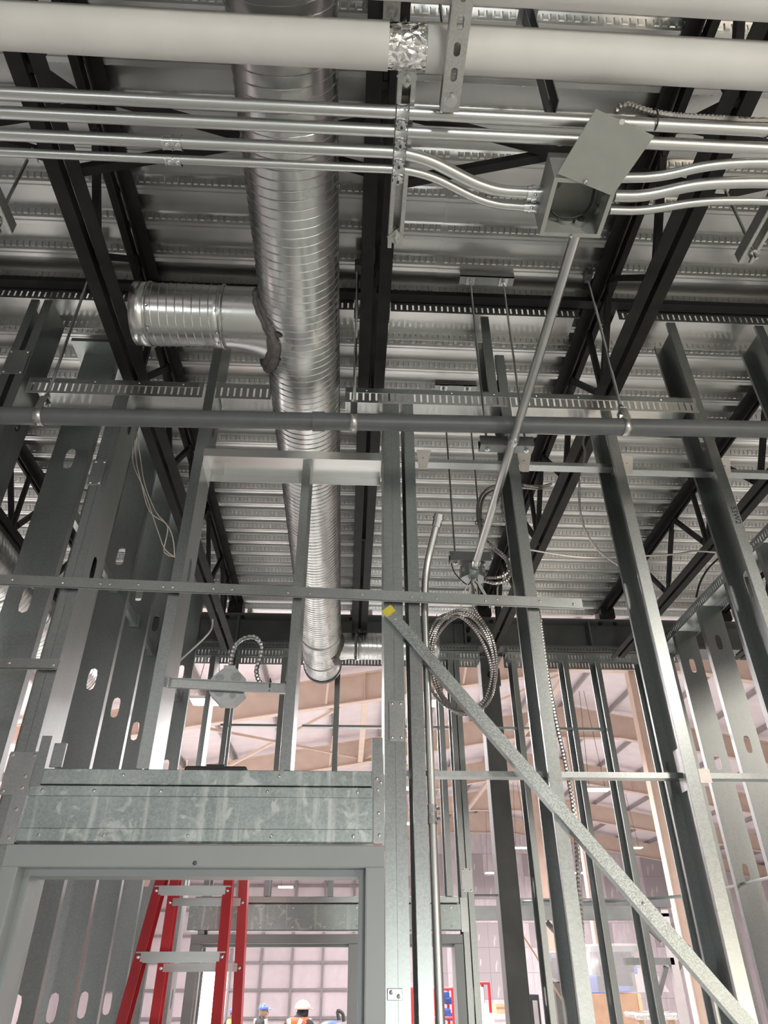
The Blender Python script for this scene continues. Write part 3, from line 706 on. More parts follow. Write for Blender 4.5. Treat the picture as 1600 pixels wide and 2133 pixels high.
spiral('branch_duct', (BXC-.02, BY, DZ), (BX1+.004, BY, DZ), .107, duct, .028)
m = MB(); seg = 48
for k in range(2):
    for j in range(seg): th = 2*PI*j/seg; m.v.append((BX0+(BXC-BX0)*k, BY+.1095*math.cos(th), DZ+.1095*math.sin(th)))
m.f = [(j, (j+1) % seg, seg+(j+1) % seg, seg+j) for j in range(seg)]
m.build('branch_collar', M['duct'], duct, smooth=True, solid=.002)
MB().tube([(BX0+.004, BY, DZ), (BX0+.006, BY, DZ)], .108, 40).build('branch_cap', M['duct'], duct)
for x in (BX1, BXC): MB().tube([(x, BY+.1105*math.cos(t*PI/20), DZ+.1105*math.sin(t*PI/20)) for t in range(41)], .004, 6).build('branch_bead', M['duct'], duct, smooth=True)
for x, th in ((BXC+.01, 3.7), (BXC+.01, 4.4), (BX1-.012, 3.8), (BX1-.012, 4.5), (BX1-.012, 5.0)):
    MB().dome((x, BY+.111*math.cos(th), DZ+.111*math.sin(th)), .0055, (0, math.cos(th), math.sin(th)), .006).build('duct_screw', M['zinc'], duct)
lateral(None, 1, .09, .03, duct, 4.66)
far_d = thing('branch_duct', 'short spiral side duct leaving the far end of the main duct, crossing under the joist', 'duct', loc=(.2, 4.5, 3.62))
spiral('duct_shell', (.05, 4.66, DZ), (.62, 4.66, DZ), .092, far_d, .03)
MB().tube([(.05, 4.66+.095*math.cos(t*PI/20), DZ+.095*math.sin(t*PI/20)) for t in range(41)], .006, 6).build('duct_collar', M['duct'], far_d, smooth=True)
od = thing('side_duct', 'spiral duct seen past the punched corner stud beyond the side wall', 'duct', loc=(-2.1, 3.5, 3.6))
spiral('duct_shell', (-1.98, .9, 3.75), (-1.98, 5.0, 3.75), .17, od, .04)
MB().tube([(-1.98+.173*math.cos(t*PI/20), 3.55, 3.75+.173*math.sin(t*PI/20)) for t in range(41)], .007, 6).build('joint_band', M['duct'], od, smooth=True)
# ================================================================ HANGING GREY PIPE
PY_, PZ_ = 1.89, 3.52
gp = thing('grey_pipe', 'dark grey pipe hung level across the whole framing on rod hangers', 'pipe', loc=(0, PY_, 3.48))
MB().tube([(-3.2, PY_, 3.475), (3.4, PY_, 3.575)], .0305, 28).build('pipe_run', M['pvc'], gp, smooth=True)
MB().tube([(-.152, PY_, 3.52), (-.108, PY_, 3.5215)], .0345, 28).build('coupling', M['pvc'], gp, smooth=True)
MB().ball((.575, PY_-.0295, 3.535), (.012, .002, .003)).build('paint_fleck', M['white'], gp)
def hanger(x, z, ztop_, label, xt=None):
    t = thing('pipe_hanger', label, 'hanger', 'hangers of the grey pipe', loc=(x, PY_, z))
    m = MB(); n = 24
    for j in range(n+1):
        th = PI*2*j/n
        for yy in (-.013, .013): m.v.append((x+yy, PY_+.0322*math.cos(th), z+.0322*math.sin(th)))
    for j in range(n): m.f.append((2*j, 2*j+2, 2*j+3, 2*j+1))
    m.build('clevis_band', M['strut'], t, smooth=True, solid=.002)
    for yy in (-.03, .03): MB().bar((x, PY_+yy, z+.01), (x, PY_+yy*.6, z+.075), .024, .003, (0, 1, 0)).build('clevis_leg', M['zinc'], t)
    MB().box((x-.012, PY_-.02, z+.073), (x+.012, PY_+.02, z+.077)).build('clevis_top', M['zinc'], t)
    MB().tube([(x, PY_, z+.06), (x, PY_, ztop_)], .0055, 8).build('threaded_rod', M['zinc'], t)
    for zz in (z+.083, z+.094): MB().tube([(x, PY_, zz-.005), (x, PY_, zz+.005)], .011, 6).build('nut', M['zinc'], t)
    m = MB(); m.box((x-.012, PY_-.022, ztop_-.006), (x+.014, PY_+.022, ztop_+.0)); m.box((x-.012, PY_-.022, ztop_), (x-.006, PY_+.022, ztop_+.034)); m.box((x-.012, PY_-.022, ztop_+.03), (x+.02, PY_+.022, ztop_+.036))
    m.tube([(x+.01, PY_-.03, ztop_+.012), (x+.01, PY_-.016, ztop_+.012)], .009, 6); m.build('beam_clamp', M['mesh'], t)
hanger(-1.083, 3.507, 4.345, 'pipe hanger on a long rod near the punched corner stud')
hanger(-.008, 3.523, 4.36, 'pipe hanger on a rod beside the main duct and its pipe coupling')
hanger(.966, 3.538, 4.36, 'pipe hanger on a rod near the diagonal conduit')
# ================================================================ INSULATED WHITE PIPES
wp = thing('insulated_pipe', 'white jacketed insulated pipe with a foil wrapped joint, across the top', 'pipe', loc=(0, .74, 3.6))
def jacket(x0, x1, y, z, r, mat, nm, par):
    m = MB(); seg = 32; n = max(2, int((x1-x0)/.05)); rg = random.Random(2)
    for k in range(n+1):
        x = x0+(x1-x0)*k/n; s_ = 1+.012*math.sin(x*3.1)+.006*math.sin(x*9)
        for j in range(seg): th = 2*PI*j/seg; m.v.append((x, y+r*s_*math.cos(th), z+r*s_*math.sin(th)+.002*math.sin(x*5)))
    for k in range(n):
        for j in range(seg): m.f.append((k*seg+j, k*seg+(j+1) % seg, (k+1)*seg+(j+1) % seg, (k+1)*seg+j))
    m.f.append(tuple(range(seg))); m.f.append(tuple(n*seg+j for j in range(seg)))
    return m.build(nm, mat, par, smooth=True)
jacket(-2.6, .053, .742, 3.646, .0485, M['white'], 'pipe_jacket', wp); jacket(.143, 2.6, .742, 3.646, .0485, M['white'], 'pipe_jacket', wp)
jacket(.138, .168, .742, 3.646, .0492, M['white'], 'jacket_lap', wp)
f_ = jacket(.048, .143, .742, 3.646, .0462, M['foil'], 'foil_wrap', wp); f_['label'] = 'crumpled shiny foil round the pipe joint'
wp2 = thing('insulated_pipe', 'second white jacketed insulated pipe, only its edge shows at the top corner', 'pipe', loc=(1, .6, 3.6))
jacket(-2.6, 2.6, .602, 3.646, .0485, M['white'], 'pipe_jacket', wp2)
def strut_channel(a, b, mat, nm, par, w_=.041, open_down=False, slots=False):
    """strut of 41 mm, C section with inturned lips; open side up or down"""
    a, b = Vector(a), Vector(b); d = (b-a).normalized(); Z = Vector((0, 0, 1)); sx = d.cross(Z); h = w_/2; t = .0025
    s_ = -1 if open_down else 1
    m = MB(); pr = [(-h, 0), (h, 0), (h, w_), (h-.010, w_), (h-.010, w_-.008)]
    L = (b-a).length
    def Q(p, x, y): return p+sx*x+Z*(y*s_)
    if slots:                                                        # web with stadium slots
        hs = [.03+.051*k for k in range(int((L-.04)/.051)+1)]
        plate = MB(); plate_slots(plate, Q(a, -h, 0), sx, d, w_, L, hs); m.v += plate.v; m.f += plate.f
    else: m.quad(Q(a, -h, 0), Q(b, -h, 0), Q(b, h, 0), Q(a, h, 0))
    for sg in (-1, 1):
        ps = [(sg*h, 0), (sg*h, w_), (sg*(h-.009), w_), (sg*(h-.009), w_-.007)]
        for (x0, y0), (x1, y1) in zip(ps, ps[1:]): m.quad(Q(a, x0, y0), Q(b, x0, y0), Q(b, x1, y1), Q(a, x1, y1))
    return m.build(nm, mat, par, solid=.0024)
def plate_slots(m, org, ax, az, w_, L, hs, hw=.0072, hl=.0145):
    P = lambda x, z: org+ax*x+az*z
    cur = 0; cx = w_/2
    for h in hs:
        z0, z1 = h-.022, h+.022
        if z0 < cur or z1 > L: continue
        m.quad(P(0, cur), P(w_, cur), P(w_, z0), P(0, z0))
        an = sorted([(2*PI*k/20) for k in range(20)]+[math.atan2(sz*.022, sx_*cx) % (2*PI) for sx_ in (1, -1) for sz in (1, -1)]); ins = []; outs = []
        for a in an:
            dx, dz = math.cos(a), math.sin(a); tx = cx/abs(dx) if abs(dx) > 1e-9 else 9e9; tz = .022/abs(dz) if abs(dz) > 1e-9 else 9e9
            t = min(tx, tz); outs.append(P(cx+dx*t, h+dz*t)); s0 = hl-hw
            if abs(dx) > 1e-9 and abs(hw/dx*dz) <= s0: r = hw/abs(dx)
            else: bq = -abs(dz)*s0; r = -bq+math.sqrt(max(0, bq*bq-(s0*s0-hw*hw)))
            ins.append(P(cx+dx*r, h+dz*r))
        for k in range(len(an)): j = (k+1) % len(an); m.quad(outs[k], outs[j], ins[j], ins[k])
        cur = z1
    m.quad(P(0, cur), P(w_, cur), P(w_, L), P(0, L))
def rod(x, y, z0, z1, par, r=.0048): return MB().tube([(x, y, z0), (x, y, z1)], r, 8).build('threaded_rod', M['zinc'], par)
def nut(x, y, z, par, r=.0095, h=.009): return MB().tube([(x, y, z-h/2), (x, y, z+h/2)], r, 6).build('nut', M['zinc'], par)
def washer(x, y, z, par, s_=.041, rot=0):
    c, s1 = math.cos(rot)*s_/2*1.414, math.sin(rot)*s_/2*1.414
    m = MB(); ps = [(c*math.cos(k*PI/2)-s1*math.sin(k*PI/2), c*math.sin(k*PI/2)+s1*math.cos(k*PI/2)) for k in range(4)]
    for dz in (0, .005): m.quad(*[(x+p[0], y+p[1], z+dz) for p in ps])
    for k in range(4): p, q = ps[k], ps[(k+1) % 4]; m.quad((x+p[0], y+p[1], z), (x+q[0], y+q[1], z), (x+q[0], y+q[1], z+.005), (x+p[0], y+p[1], z+.005))
    return m.build('square_washer', M['strut'], par)
t = thing('pipe_trapeze', 'bright slotted strut end with a bolt, holding the white pipes from below', 'strut', loc=(.198, .6, 3.55))
strut_channel((.198, .835, 3.557), (.198, .10, 3.557), M['strut'], 'slotted_strut', t, slots=True)
nut(.198, .808, 3.552, t, .011, .01); MB().tube([(.198, .808, 3.546), (.198, .808, 3.556)], .0048, 8).build('rod_end', M['zinc'], t)
MB().tube([(.198, .808, 3.5545), (.198, .808, 3.5565)], .0155, 20).build('washer', M['zinc'], t)
rod(.198, .808, 3.56, 4.40, t)
# ================================================================ CONDUITS
ZC = 3.622
def conduit(name, pts, r, label, group=None, seg=18, bend=.08):
    t = thing(name, label, 'conduit', group, loc=tuple(pts[0]))
    MB().tube(arc(pts, bend, 10), r, seg).build('conduit_run', M['emt'], t, smooth=True); return t
def coupling(t, p, d, r, L=.045):
    p, d = Vector(p), Vector(d).normalized(); m = MB()
    for s_ in (-1, 1): m.tube([p+d*(s_*L*.06), p+d*(s_*L*.5)], r*1.16, 20); m.tube([p+d*(s_*L*.46), p+d*(s_*L*.5)], r*1.24, 20)
    m.tube([p-d*.002, p+d*.002], r*1.24, 20)
    o = m.build('coupling', M['zinc'], t, smooth=True)
    for s_ in (-1, 1): MB().dome(p+d*(s_*L*.26)+Vector((0, 0, -r*1.1))+Vector((0, -r*.3, 0)), .0058, (0, -.3, -1), .006).build('set_screw', M['zinc'], o)
c1 = conduit('conduit', [(-2.4, .874, ZC), (2.6, .874, ZC)], .0152, 'straight steel conduit nearest the white pipe, first of the four on the trapeze', 'conduits on the trapeze')
coupling(c1, (1.0, .874, ZC), (1, 0, 0), .0148, .02)
c2 = conduit('conduit', [(-2.4, .920, ZC), (2.6, .918, ZC)], .0150, 'straight steel conduit passing over the junction box, second of the four on the trapeze', 'conduits on the trapeze')
c3 = conduit('conduit', [(-2.4, .974, ZC), (.135, .972, ZC), (.335, 1.063, ZC), (.452, 1.065, ZC)], .0152, 'steel conduit with an offset bend into the junction box, third on the trapeze', 'conduits on the trapeze', bend=.075)
c4 = conduit('conduit', [(-2.4, 1.018, ZC-.004), (.15, 1.014, ZC-.004), (.335, 1.100, ZC-.004), (.452, 1.104, ZC-.004)], .0112, 'thin steel conduit with an offset bend into the junction box, fourth on the trapeze', 'conduits on the trapeze', bend=.075)
coupling(c3, (-0.471, 0.974, 3.622), (1, 0, 0), .0148, .048); coupling(c4, (-0.476, 1.018, 3.618), (1, 0, 0), .0112, .04)
for k, (p, r, lb) in enumerate((([(0.665, 1.013, 3.622), (0.773, 1.006, 3.622), (0.883, 0.967, 3.622), (1.032, 0.952, 3.622), (2.5, 1.01, ZC)], .0125, 'uppermost of three bent conduits leaving the open side of the junction box'),
        ([(0.671, 1.063, 3.622), (0.754, 1.060, 3.622), (0.879, 1.018, 3.622), (1.059, 1.004, 3.622), (2.5, 1.055, ZC)], .0152, 'middle and thickest of three bent conduits leaving the junction box'),
        ([(0.670, 1.102, 3.618), (0.768, 1.100, 3.618), (0.905, 1.064, 3.618), (1.084, 1.055, 3.618), (2.5, 1.098, ZC-.004)], .0112, 'lowest and thinnest of three bent conduits leaving the junction box'))):
    conduit('bent_conduit', p, r, lb, 'bent conduits beyond the junction box', bend=.07)
tp = thing('conduit_trapeze', 'strut trapeze on two rods clamping the four conduits, beside the foil joint', 'strut', 'conduit trapezes', loc=(.1, 1.0, 3.6))
strut_channel((.100, .775, 3.680), (.100, 1.262, 3.680), M['strut'], 'strut_channel', tp, open_down=True)
for y in (.80, 1.225):
    rod(.1, y, 3.605 if y > 1 else 3.60, 4.05, tp); nut(.1, y, 3.676, tp); nut(.1, y, 3.632, tp); washer(.1, y, 3.636, tp, .036, 0)
def strap_clamp(x, y, r):
    o = MB(); n = 16; prof = [(-.0155, .0035), (-.0135, .0060), (-.008, .0035), (.008, .0035), (.0135, .0060), (.0155, .0035)]
    for j in range(n+1):
        th = PI*.93+PI*1.14*j/n
        for px_, dr in prof: o.v.append((x+px_, y+(r+dr)*math.cos(th), ZC+(r+dr)*math.sin(th)))
    for j in range(n):
        for q in range(5): o.f.append((6*j+q, 6*j+6+q, 6*j+7+q, 6*j+q+1))
    o.box((x-.0135, y+r+.003, ZC-.014), (x+.0135, y+r+.006, ZC+.035)); o.box((x-.0135, y+r+.013, ZC-.014), (x+.0135, y+r+.016, ZC+.035)); o.box((x-.0135, y-r-.006, ZC-.002), (x+.0135, y-r-.003, ZC+.035))
    c = o.build('strut_strap', M['zinc'], tp, smooth=True, solid=.002)
    MB().tube([(x, y+r+.010, ZC-.022), (x, y+r+.010, ZC-.012)], .0085, 6).tube([(x, y+r+.010, ZC-.013), (x, y+r+.010, ZC-.0115)], .012, 16).build('strap_bolt', M['zinc'], c)
    MB().tube([(x, y+r+.010, ZC-.0245), (x, y+r+.010, ZC-.0218)], .0035, 6).build('bolt_slot', M['ink'], c)
for y, r in ((.874, .0152), (.920, .0150), (.973, .0152), (1.017, .0112)): strap_clamp(.093, y, r)
for x0, lb in (((-0.997, 1.269, 3.680)[0], 'strut trapeze end on a rod, at the dark picture edge beside a joist'), ((1.131, 1.265, 3.680)[0], 'strut trapeze end on a rod below the bent conduits, at the picture edge')):
    t = thing('conduit_trapeze', lb, 'strut', 'conduit trapezes', loc=(x0, 1.1, 3.6))
    strut_channel((x0, .775, 3.680), (x0, 1.265, 3.680), M['strut'], 'strut_channel', t, open_down=True)
    for y in (.80, 1.22): rod(x0, y, 3.60, 3.99, t); nut(x0, y, 3.632, t); washer(x0, y, 3.949, t, .041, PI/4)
t = thing('rod_plate', 'square washer and nut clamping a rod between the joist chords, above the foil joint', 'washer', loc=(.06, .80, 3.95))
washer(.066, .787, 3.944, t, .044, PI/4); nut(.066, .787, 3.936, t, .012, .016); MB().tube([(.066, .787, 3.93), (.066, .787, 3.72)], .0055, 8).build('threaded_rod', M['zinc'], t)
MB().tube([(.066, .787, 3.9425), (.066, .787, 3.944)], .015, 20).build('washer', M['zinc'], t)
# ================================================================ JUNCTION BOX
X0, X1, Y0, Y1, ZB, ZT = .477, .641, .975, 1.138, 3.545, 3.66
jb = thing('junction_box', 'grey square junction box with its cover swung aside on one screw', 'box', loc=(.56, 1.05, ZB))
m = MB(); T = .0016
m.box((X0, Y0, ZB), (X0+T, Y1, ZT)); m.box((X1-T, Y0, ZB), (X1, Y1, ZT)); m.box((X0+T, Y0, ZB), (X1-T, Y0+T, ZT)); m.box((X0+T, Y1-T, ZB), (X1-T, Y1, ZT)); m.box((X0+T, Y0+T, ZT-T), (X1-T, Y1-T, ZT))
m.build('box_body', M['boxgrey'], jb)
m = MB()
for a, b in (((X0+T, Y0+T, ZB), (X0+.011, Y1-T, ZB+T)), ((X1-.011, Y0+T, ZB), (X1-T, Y1-T, ZB+T)), ((X0+.011, Y0+T, ZB), (X1-.011, Y0+.011, ZB+T)), ((X0+.011, Y1-.011, ZB), (X1-.011, Y1-T, ZB+T))): m.box(a, b)
m.build('box_rim', M['boxgrey'], jb)
cv = [Vector((.528, .804, ZB-.006)), Vector((.684, .858, ZB-.006)), Vector((.635, 1.014, ZB-.003)), Vector((.481, .962, ZB-.003))]
m = MB(); m.quad(*cv); m.quad(*[c+Vector((0, 0, .002)) for c in cv][::-1])
for k in range(4): p, q = cv[k], cv[(k+1) % 4]; m.quad(p, p+Vector((0, 0, .002)), q+Vector((0, 0, .002)), q)
cvr = m.build('box_cover', M['boxgrey'], jb); 
sp = Vector((0.555, 0.978, 3.539))
MB().dome(sp, .0055, (0, -.1, -1), .004).tube([sp+Vector((0, 0, .002)), sp+Vector((0, 0, .012))], .002, 6).build('cover_screw', M['zinc'], cvr)
MB().tube([(0.597, 0.829, 3.538), (Vector((0.597, 0.829, 3.538))+Vector((0, 0, .0012)))[:]], .0068, 16).build('cover_hole', M['white'], cvr)
for p in ((0.562, 1.134, 3.543),): MB().dome(p, .005, (0, 0, -1), .006).build('cover_screw', M['zinc'], jb)
MB().tube([(.556, Y1-.012, 3.612), (.556, Y1+.004, 3.612)], .021, 24).build('knockout', M['boxgrey'], jb)
b_ = MB().tube([(.593, Y1-.020, 3.60), (.593, Y1+.002, 3.60)], .0155, 20).build('conduit_bushing', M['zinc'], jb, smooth=True)
MB().tube([(.593, Y1-.022, 3.60), (.593, Y1-.0195, 3.60)], .010, 20).build('bushing_bore', M['ink'], b_)
for y, r in ((1.065, .0152), (1.104, .0112)):
    m = MB(); m.tube([(.436, y, ZC-.002), (X0, y, ZC-.002)], r*1.22, 20); m.tube([(.448, y, ZC-.002), (.455, y, ZC-.002)], r*1.38, 20); m.tube([(.468, y, ZC-.002), (X0+.008, y, ZC-.002)], r*1.45, 12)
    o = m.build('conduit_connector', M['zinc'], jb, smooth=True); MB().dome((.455, y-r*.5, ZC-r*1.3), .0055, (0, -.5, -1), .006).build('set_screw', M['zinc'], o)
for y, r in ((1.02, .0125), (1.063, .0152), (1.104, .0112)): MB().tube([(X1-.010, y, ZC-.002), (X1+.018, y, ZC-.002)], r*1.25, 18).build('conduit_connector', M['zinc'], jb, smooth=True)
m = MB().tube(spline([(.50, 1.02, 3.645), (.50, 1.09, 3.62), (.53, 1.115, 3.60), (.575, 1.112, 3.595), (.61, 1.09, 3.61), (.615, 1.03, 3.64)], .008), .0032, 7); m.build('inside_wire', M['wireb'], jb, smooth=True)
MB().dome((.517, 1.06, ZT-.002), .014, (0, 0, -1), .008).build('ground_screw', M['boxin'], jb)
ac = armored([(0.619, 0.869, 3.660), (0.624, 0.862, 3.670), (0.648, 0.854, 3.670), (0.690, 0.860, 3.660), (0.757, 0.866, 3.655), (0.878, 0.868, 3.655), (0.999, 0.868, 3.655), (1.6, .85, 3.655), (2.5, .85, 3.655)], .0082, .0048).build('armored_cable', M['mc'])
tag(ac, 'dark ribbed armored cable looping from behind the box cover along the first conduit', 'cable')
tie = MB().tube([(.708+.0*k, .874+.021*math.cos(k*2*PI/20)-.006, ZC+.012+.030*math.sin(k*2*PI/20)) for k in range(21)], .0022, 6).build('cable_tie', M['ink']); tag(tie, 'black cable tie holding the armored cable to the first conduit', 'tie')
# ================================================================ LONG CONDUIT TO THE OCTAGON BOX, WITH ITS TRAPEZES
LA, LB = Vector((.593, Y1+.002, 3.60)), Vector((.511, 2.55, 3.330)); LD = (LB-LA).normalized()
lc = conduit('long_conduit', [LA, LB], .0150, 'long conduit running from the junction box to the wired octagon box', None)
q = LA+LD*((1.885-LA.y)/LD.y)
m = MB().tube([q-LD*.018, q+LD*.018], .0185, 20).tube([q-LD*.007, q+LD*.007], .0205, 20).build('coupling', M['zinc'], lc, smooth=True)
MB().dome(q+Vector((.006, -.008, -.018)), .006, (.2, -.4, -1), .008).build('set_screw', M['zinc'], lc)
MB().tube([LB-LD*.035, LB+LD*.004], .0185, 20).build('connector', M['zinc'], lc, smooth=True)
def wire_trapeze(y, xs, x0, x1, zt, yt, label, z=3.622):
    t = thing('wire_trapeze', label, 'strut', 'small trapezes of the long conduit', loc=((x0+x1)/2, y, z))
    strut_channel((x0, y, z), (x1, y, z), M['darkstrut'], 'strut_channel', t, open_down=False)
    for x in xs: MB().tube([(x, y, z-.012), (x, yt, zt)], .0042, 8).build('threaded_rod', M['zinc'], t); nut(x, y, z-.004, t, .009, .008)
    o = MB().box((xs[0]-.045, yt-.022, zt), (xs[1]+.045, yt+.022, zt+.004)).build('top_bracket', M['darkstrut'], t)
    MB().box((xs[0]-.045, yt-.022, zt), (xs[1]+.045, yt-.018, zt+.035)).build('bracket_lip', M['darkstrut'], o)
    for x in xs: MB().box((x-.018, yt-.020, zt-.006), (x+.018, yt+.020, zt)).build('square_washer', M['strut'], o); MB().tube([(x, yt, zt-.016), (x, yt, zt-.006)], .009, 6).build('nut', M['zinc'], o)
wire_trapeze(1.945, (.470, .610), .443, .635, 4.36, 1.925, 'small dark strut trapeze on two thin rods where the long conduit has a coupling', 3.466)
wire_trapeze(2.59, (.436, .556), .412, .588, 4.37, 2.59, 'small dark strut trapeze on two thin rods behind the wired octagon box', 3.365)
def oct_box(name, c, r, dz, axis, mat, par, nm='octagon_box'):
    c = Vector(c); m = MB(); a = Vector(axis).normalized(); u = Vector((1, 0, 0)); w_ = a.cross(u); n = 8
    rings = [(0, r), (dz, r)]
    ps = [[c+a*h+(u*math.cos(PI/8+2*PI*k/n)+w_*math.sin(PI/8+2*PI*k/n))*rr*1.07 for k in range(n)] for h, rr in rings]
    for k in range(n): m.quad(ps[0][k], ps[0][(k+1) % n], ps[1][(k+1) % n], ps[1][k])
    m.quad(*ps[0]); 
    m.quad(*ps[1][::-1]); return m.build(nm, mat, par, bevel=.002)
ob = thing('octagon_box', 'open octagon box at the end of the long conduit with loose wires hanging out', 'box', loc=(.507, 2.6, 3.28))
oct_box('b', (.507, 2.605, 3.290), .052, .055, (0, 0, 1), M['galv'], ob, 'box_body')
for x, y in ((.468, 2.57), (.507, 2.556), (.546, 2.57)): MB().tube([(x, y-.001, 3.320), (x, y+.004, 3.320)], .010, 16).build('knockout', M['galvb'], ob)
rg = random.Random(11)
for (dx, dy, dz, mt) in ((-.09, .0, .095, 'wireb'), (-.035, 0, -.10, 'wirew'), (.0, -.01, -.12, 'wireb'), (.02, 0, -.07, 'wirew'), (.06, .0, -.13, 'wirew'), (.075, .01, -.15, 'wirew'), (-.05, .0, -.16, 'wirew'), (.045, .02, -.05, 'wireb'), (-.02, .02, -.05, 'wire')):
    p0 = Vector((.507+rg.uniform(-.02, .02), 2.60, 3.29)); p = [p0, p0+Vector((dx*.3, -.01, -.03)), p0+Vector((dx*.8, dy, dz*.5-.02)), p0+Vector((dx, dy, dz))]
    MB().tube(spline(p, .008), .0026, 6).build('loose_wire', M[mt], ob, smooth=True)
# ================================================================ ARMORED CABLES
def cable(pts, label, r=.0075, step=.0055, mat='mc', group=None):
    o = armored(pts, r, step).build('armored_cable', M[mat]); return tag(o, label, 'cable', group)
cable([(.553, 2.60, 3.300), (.604, 2.57, 3.285), (.642, 2.57, 3.303), (.658, 2.57, 3.338), (.653, 2.58, 3.385), (.622, 2.59, 3.432), (.586, 2.6, 3.473), (.565, 2.62, 3.535), (.565, 2.66, 3.631), (.577, 2.7, 3.731), (.611, 2.75, 3.829), (.67, 2.8, 3.913), (.745, 2.85, 3.966), (.846, 2.9, 4.007), (.96, 2.95, 4.035), (1.05, 3.0, 4.09)], 'armored cable looping from the side of the octagon box up to the joist')
cable([(.552, 2.60, 3.285), (.60, 2.585, 3.266), (.65, 2.585, 3.285), (.668, 2.585, 3.335), (.655, 2.60, 3.39), (.61, 2.61, 3.45), (.578, 2.63, 3.52), (.580, 2.67, 3.618), (.592, 2.71, 3.718), (.624, 2.76, 3.823), (.681, 2.81, 3.898), (.75, 2.86, 3.951), (.845, 2.91, 3.996), (.96, 2.96, 4.03), (1.04, 3.01, 4.08)], 'armored cable tied beside the looping one, inner of the pair')
cable([(.548, 2.60, 3.345), (.553, 2.62, 3.40), (.560, 2.635, 3.47), (.567, 2.65, 3.55)], 'short armored cable rising straight from the top of the octagon box')
for p, r in (((.572, 2.665, 3.62), .02), ((.85, 2.905, 4.0), .016)):
    tag(MB().tube([(p[0]+r*math.cos(k*PI/10), p[1]+r*math.sin(k*PI/10), p[2]+.004*math.cos(k*PI/10)) for k in range(21)], .0025, 6).build('cable_tie', M['ink']), 'black cable tie round the pair of armored cables, '+('below its bend' if r > .018 else 'near the joist'), 'tie')
cable([(.80, 2.88, 3.985), (.746, 2.85, 3.948), (.731, 2.85, 3.844), (.732, 2.85, 3.787), (.745, 2.85, 3.742), (.752, 2.85, 3.729)], 'short armored cable end hanging beside the tied pair at the joist')
cable([(1.07, 2.33, 4.0), (0.999, 2.350, 3.861), (0.992, 2.350, 3.780), (0.963, 2.350, 3.689), (0.956, 2.400, 3.624), (0.962, 2.450, 3.535), (0.991, 2.500, 3.471), (1.066, 2.600, 3.449), (1.153, 2.700, 3.460), (1.238, 2.800, 3.481)], 'thin armored cable curving down from the joist between two front studs', .0055)
cable([(0.671, 2.300, 3.137), (0.673, 2.280, 3.048), (0.671, 2.270, 2.939), (0.671, 2.270, 2.761), (0.678, 2.270, 2.597), (0.690, 2.270, 2.445), (0.693, 2.270, 2.304), (0.678, 2.270, 2.110), (0.658, 2.270, 1.934), (0.646, 2.270, 1.784), (.72, 2.27, 1.2)], 'long armored cable hanging down beside a front stud past the diagonal brace', .0078)
cable([(0.731, 2.400, 2.236), (0.719, 2.400, 2.122), (0.708, 2.400, 2.021), (0.698, 2.400, 1.890), (0.694, 2.400, 1.778), (.76, 2.4, 1.2)], 'second armored cable hanging close behind the long one, low down', .0072)
cc = Vector((.428, 2.55, 2.912)); pts = []                          # hanging coil
rg = random.Random(4)
for k in range(5*26):
    th = -2*PI*k/26+PI/2; t_ = k/26
    rx, rz = .122+.012*math.sin(t_*2.1)+.006*math.sin(t_*5), .200+.010*math.cos(t_*1.7)
    pts.append(cc+Vector((rx*math.cos(th+.12*math.sin(t_))+.010*math.sin(2*th+t_), .018*math.sin(t_*1.3)+.004*t_, rz*math.sin(th)+.006*math.sin(3*th+t_*2))))
pts = [Vector((.50, 2.60, 3.285)), Vector((.50, 2.58, 3.22)), Vector((.49, 2.56, 3.15))]+pts[4:]
co = cable(pts, 'hanging coil of armored cable below the octagon box, behind the diagonal brace', .0066, .0046)
# octagon box between the cripple studs
hb = thing('bar_hanger_box', 'galvanized octagon box on a bar between the studs above the door header', 'box', loc=(-.38, 2.14, 2.6))
MB().sweep([(-.553, 2.12, 2.665), (-.192, 2.12, 2.650)], [(-.012, 0), (0, 0), (0, -.0008), (-.001, -.0008), (-.001, -.030), (-.012, -.030), (-.012, -.0285), (-.0025, -.0285), (-.0025, -.0015), (-.012, -.0015)], Vector((0, 1, 0)), Vector((0, 0, 1))).build('hanger_bar', M['galvb'], hb)
oct_box('b', (-.375, 2.125, 2.648), .054, .055, (0, 1, 0), M['galvb'], hb, 'box_body')
for x, z, r in ((-.352, 2.674, .016), (-.397, 2.626, .014), (-.356, 2.616, .010), (-.402, 2.670, .014)): MB().tube([(x, 2.1238, z), (x, 2.127, z)], r, 20).build('knockout', M['galv'], hb)
MB().box((-.395, 2.13, 2.698), (-.36, 2.165, 2.715)).build('cable_clamp', M['zinc'], hb)
MB().tube([(-.245, 2.113, 2.64), (-.245, 2.113, 2.668), (-.245, 2.137, 2.668), (-.245, 2.137, 2.63), (-.245, 2.113, 2.63)], .002, 5).build('cable_tie', M['ink'], hb)
cable([(-.378, 2.15, 2.712), (-.378, 2.15, 2.75), (-.37, 2.15, 2.79), (-.345, 2.15, 2.815), (-.31, 2.15, 2.818), (-.285, 2.15, 2.79), (-.285, 2.15, 2.75), (-.295, 2.15, 2.71), (-.285, 2.15, 2.675), (-.262, 2.15, 2.655), (-.225, 2.15, 2.657), (-.19, 2.15, 2.668)], 'short armored cable arching out of the octagon box above the door header', .0078, .006, 'zinc')
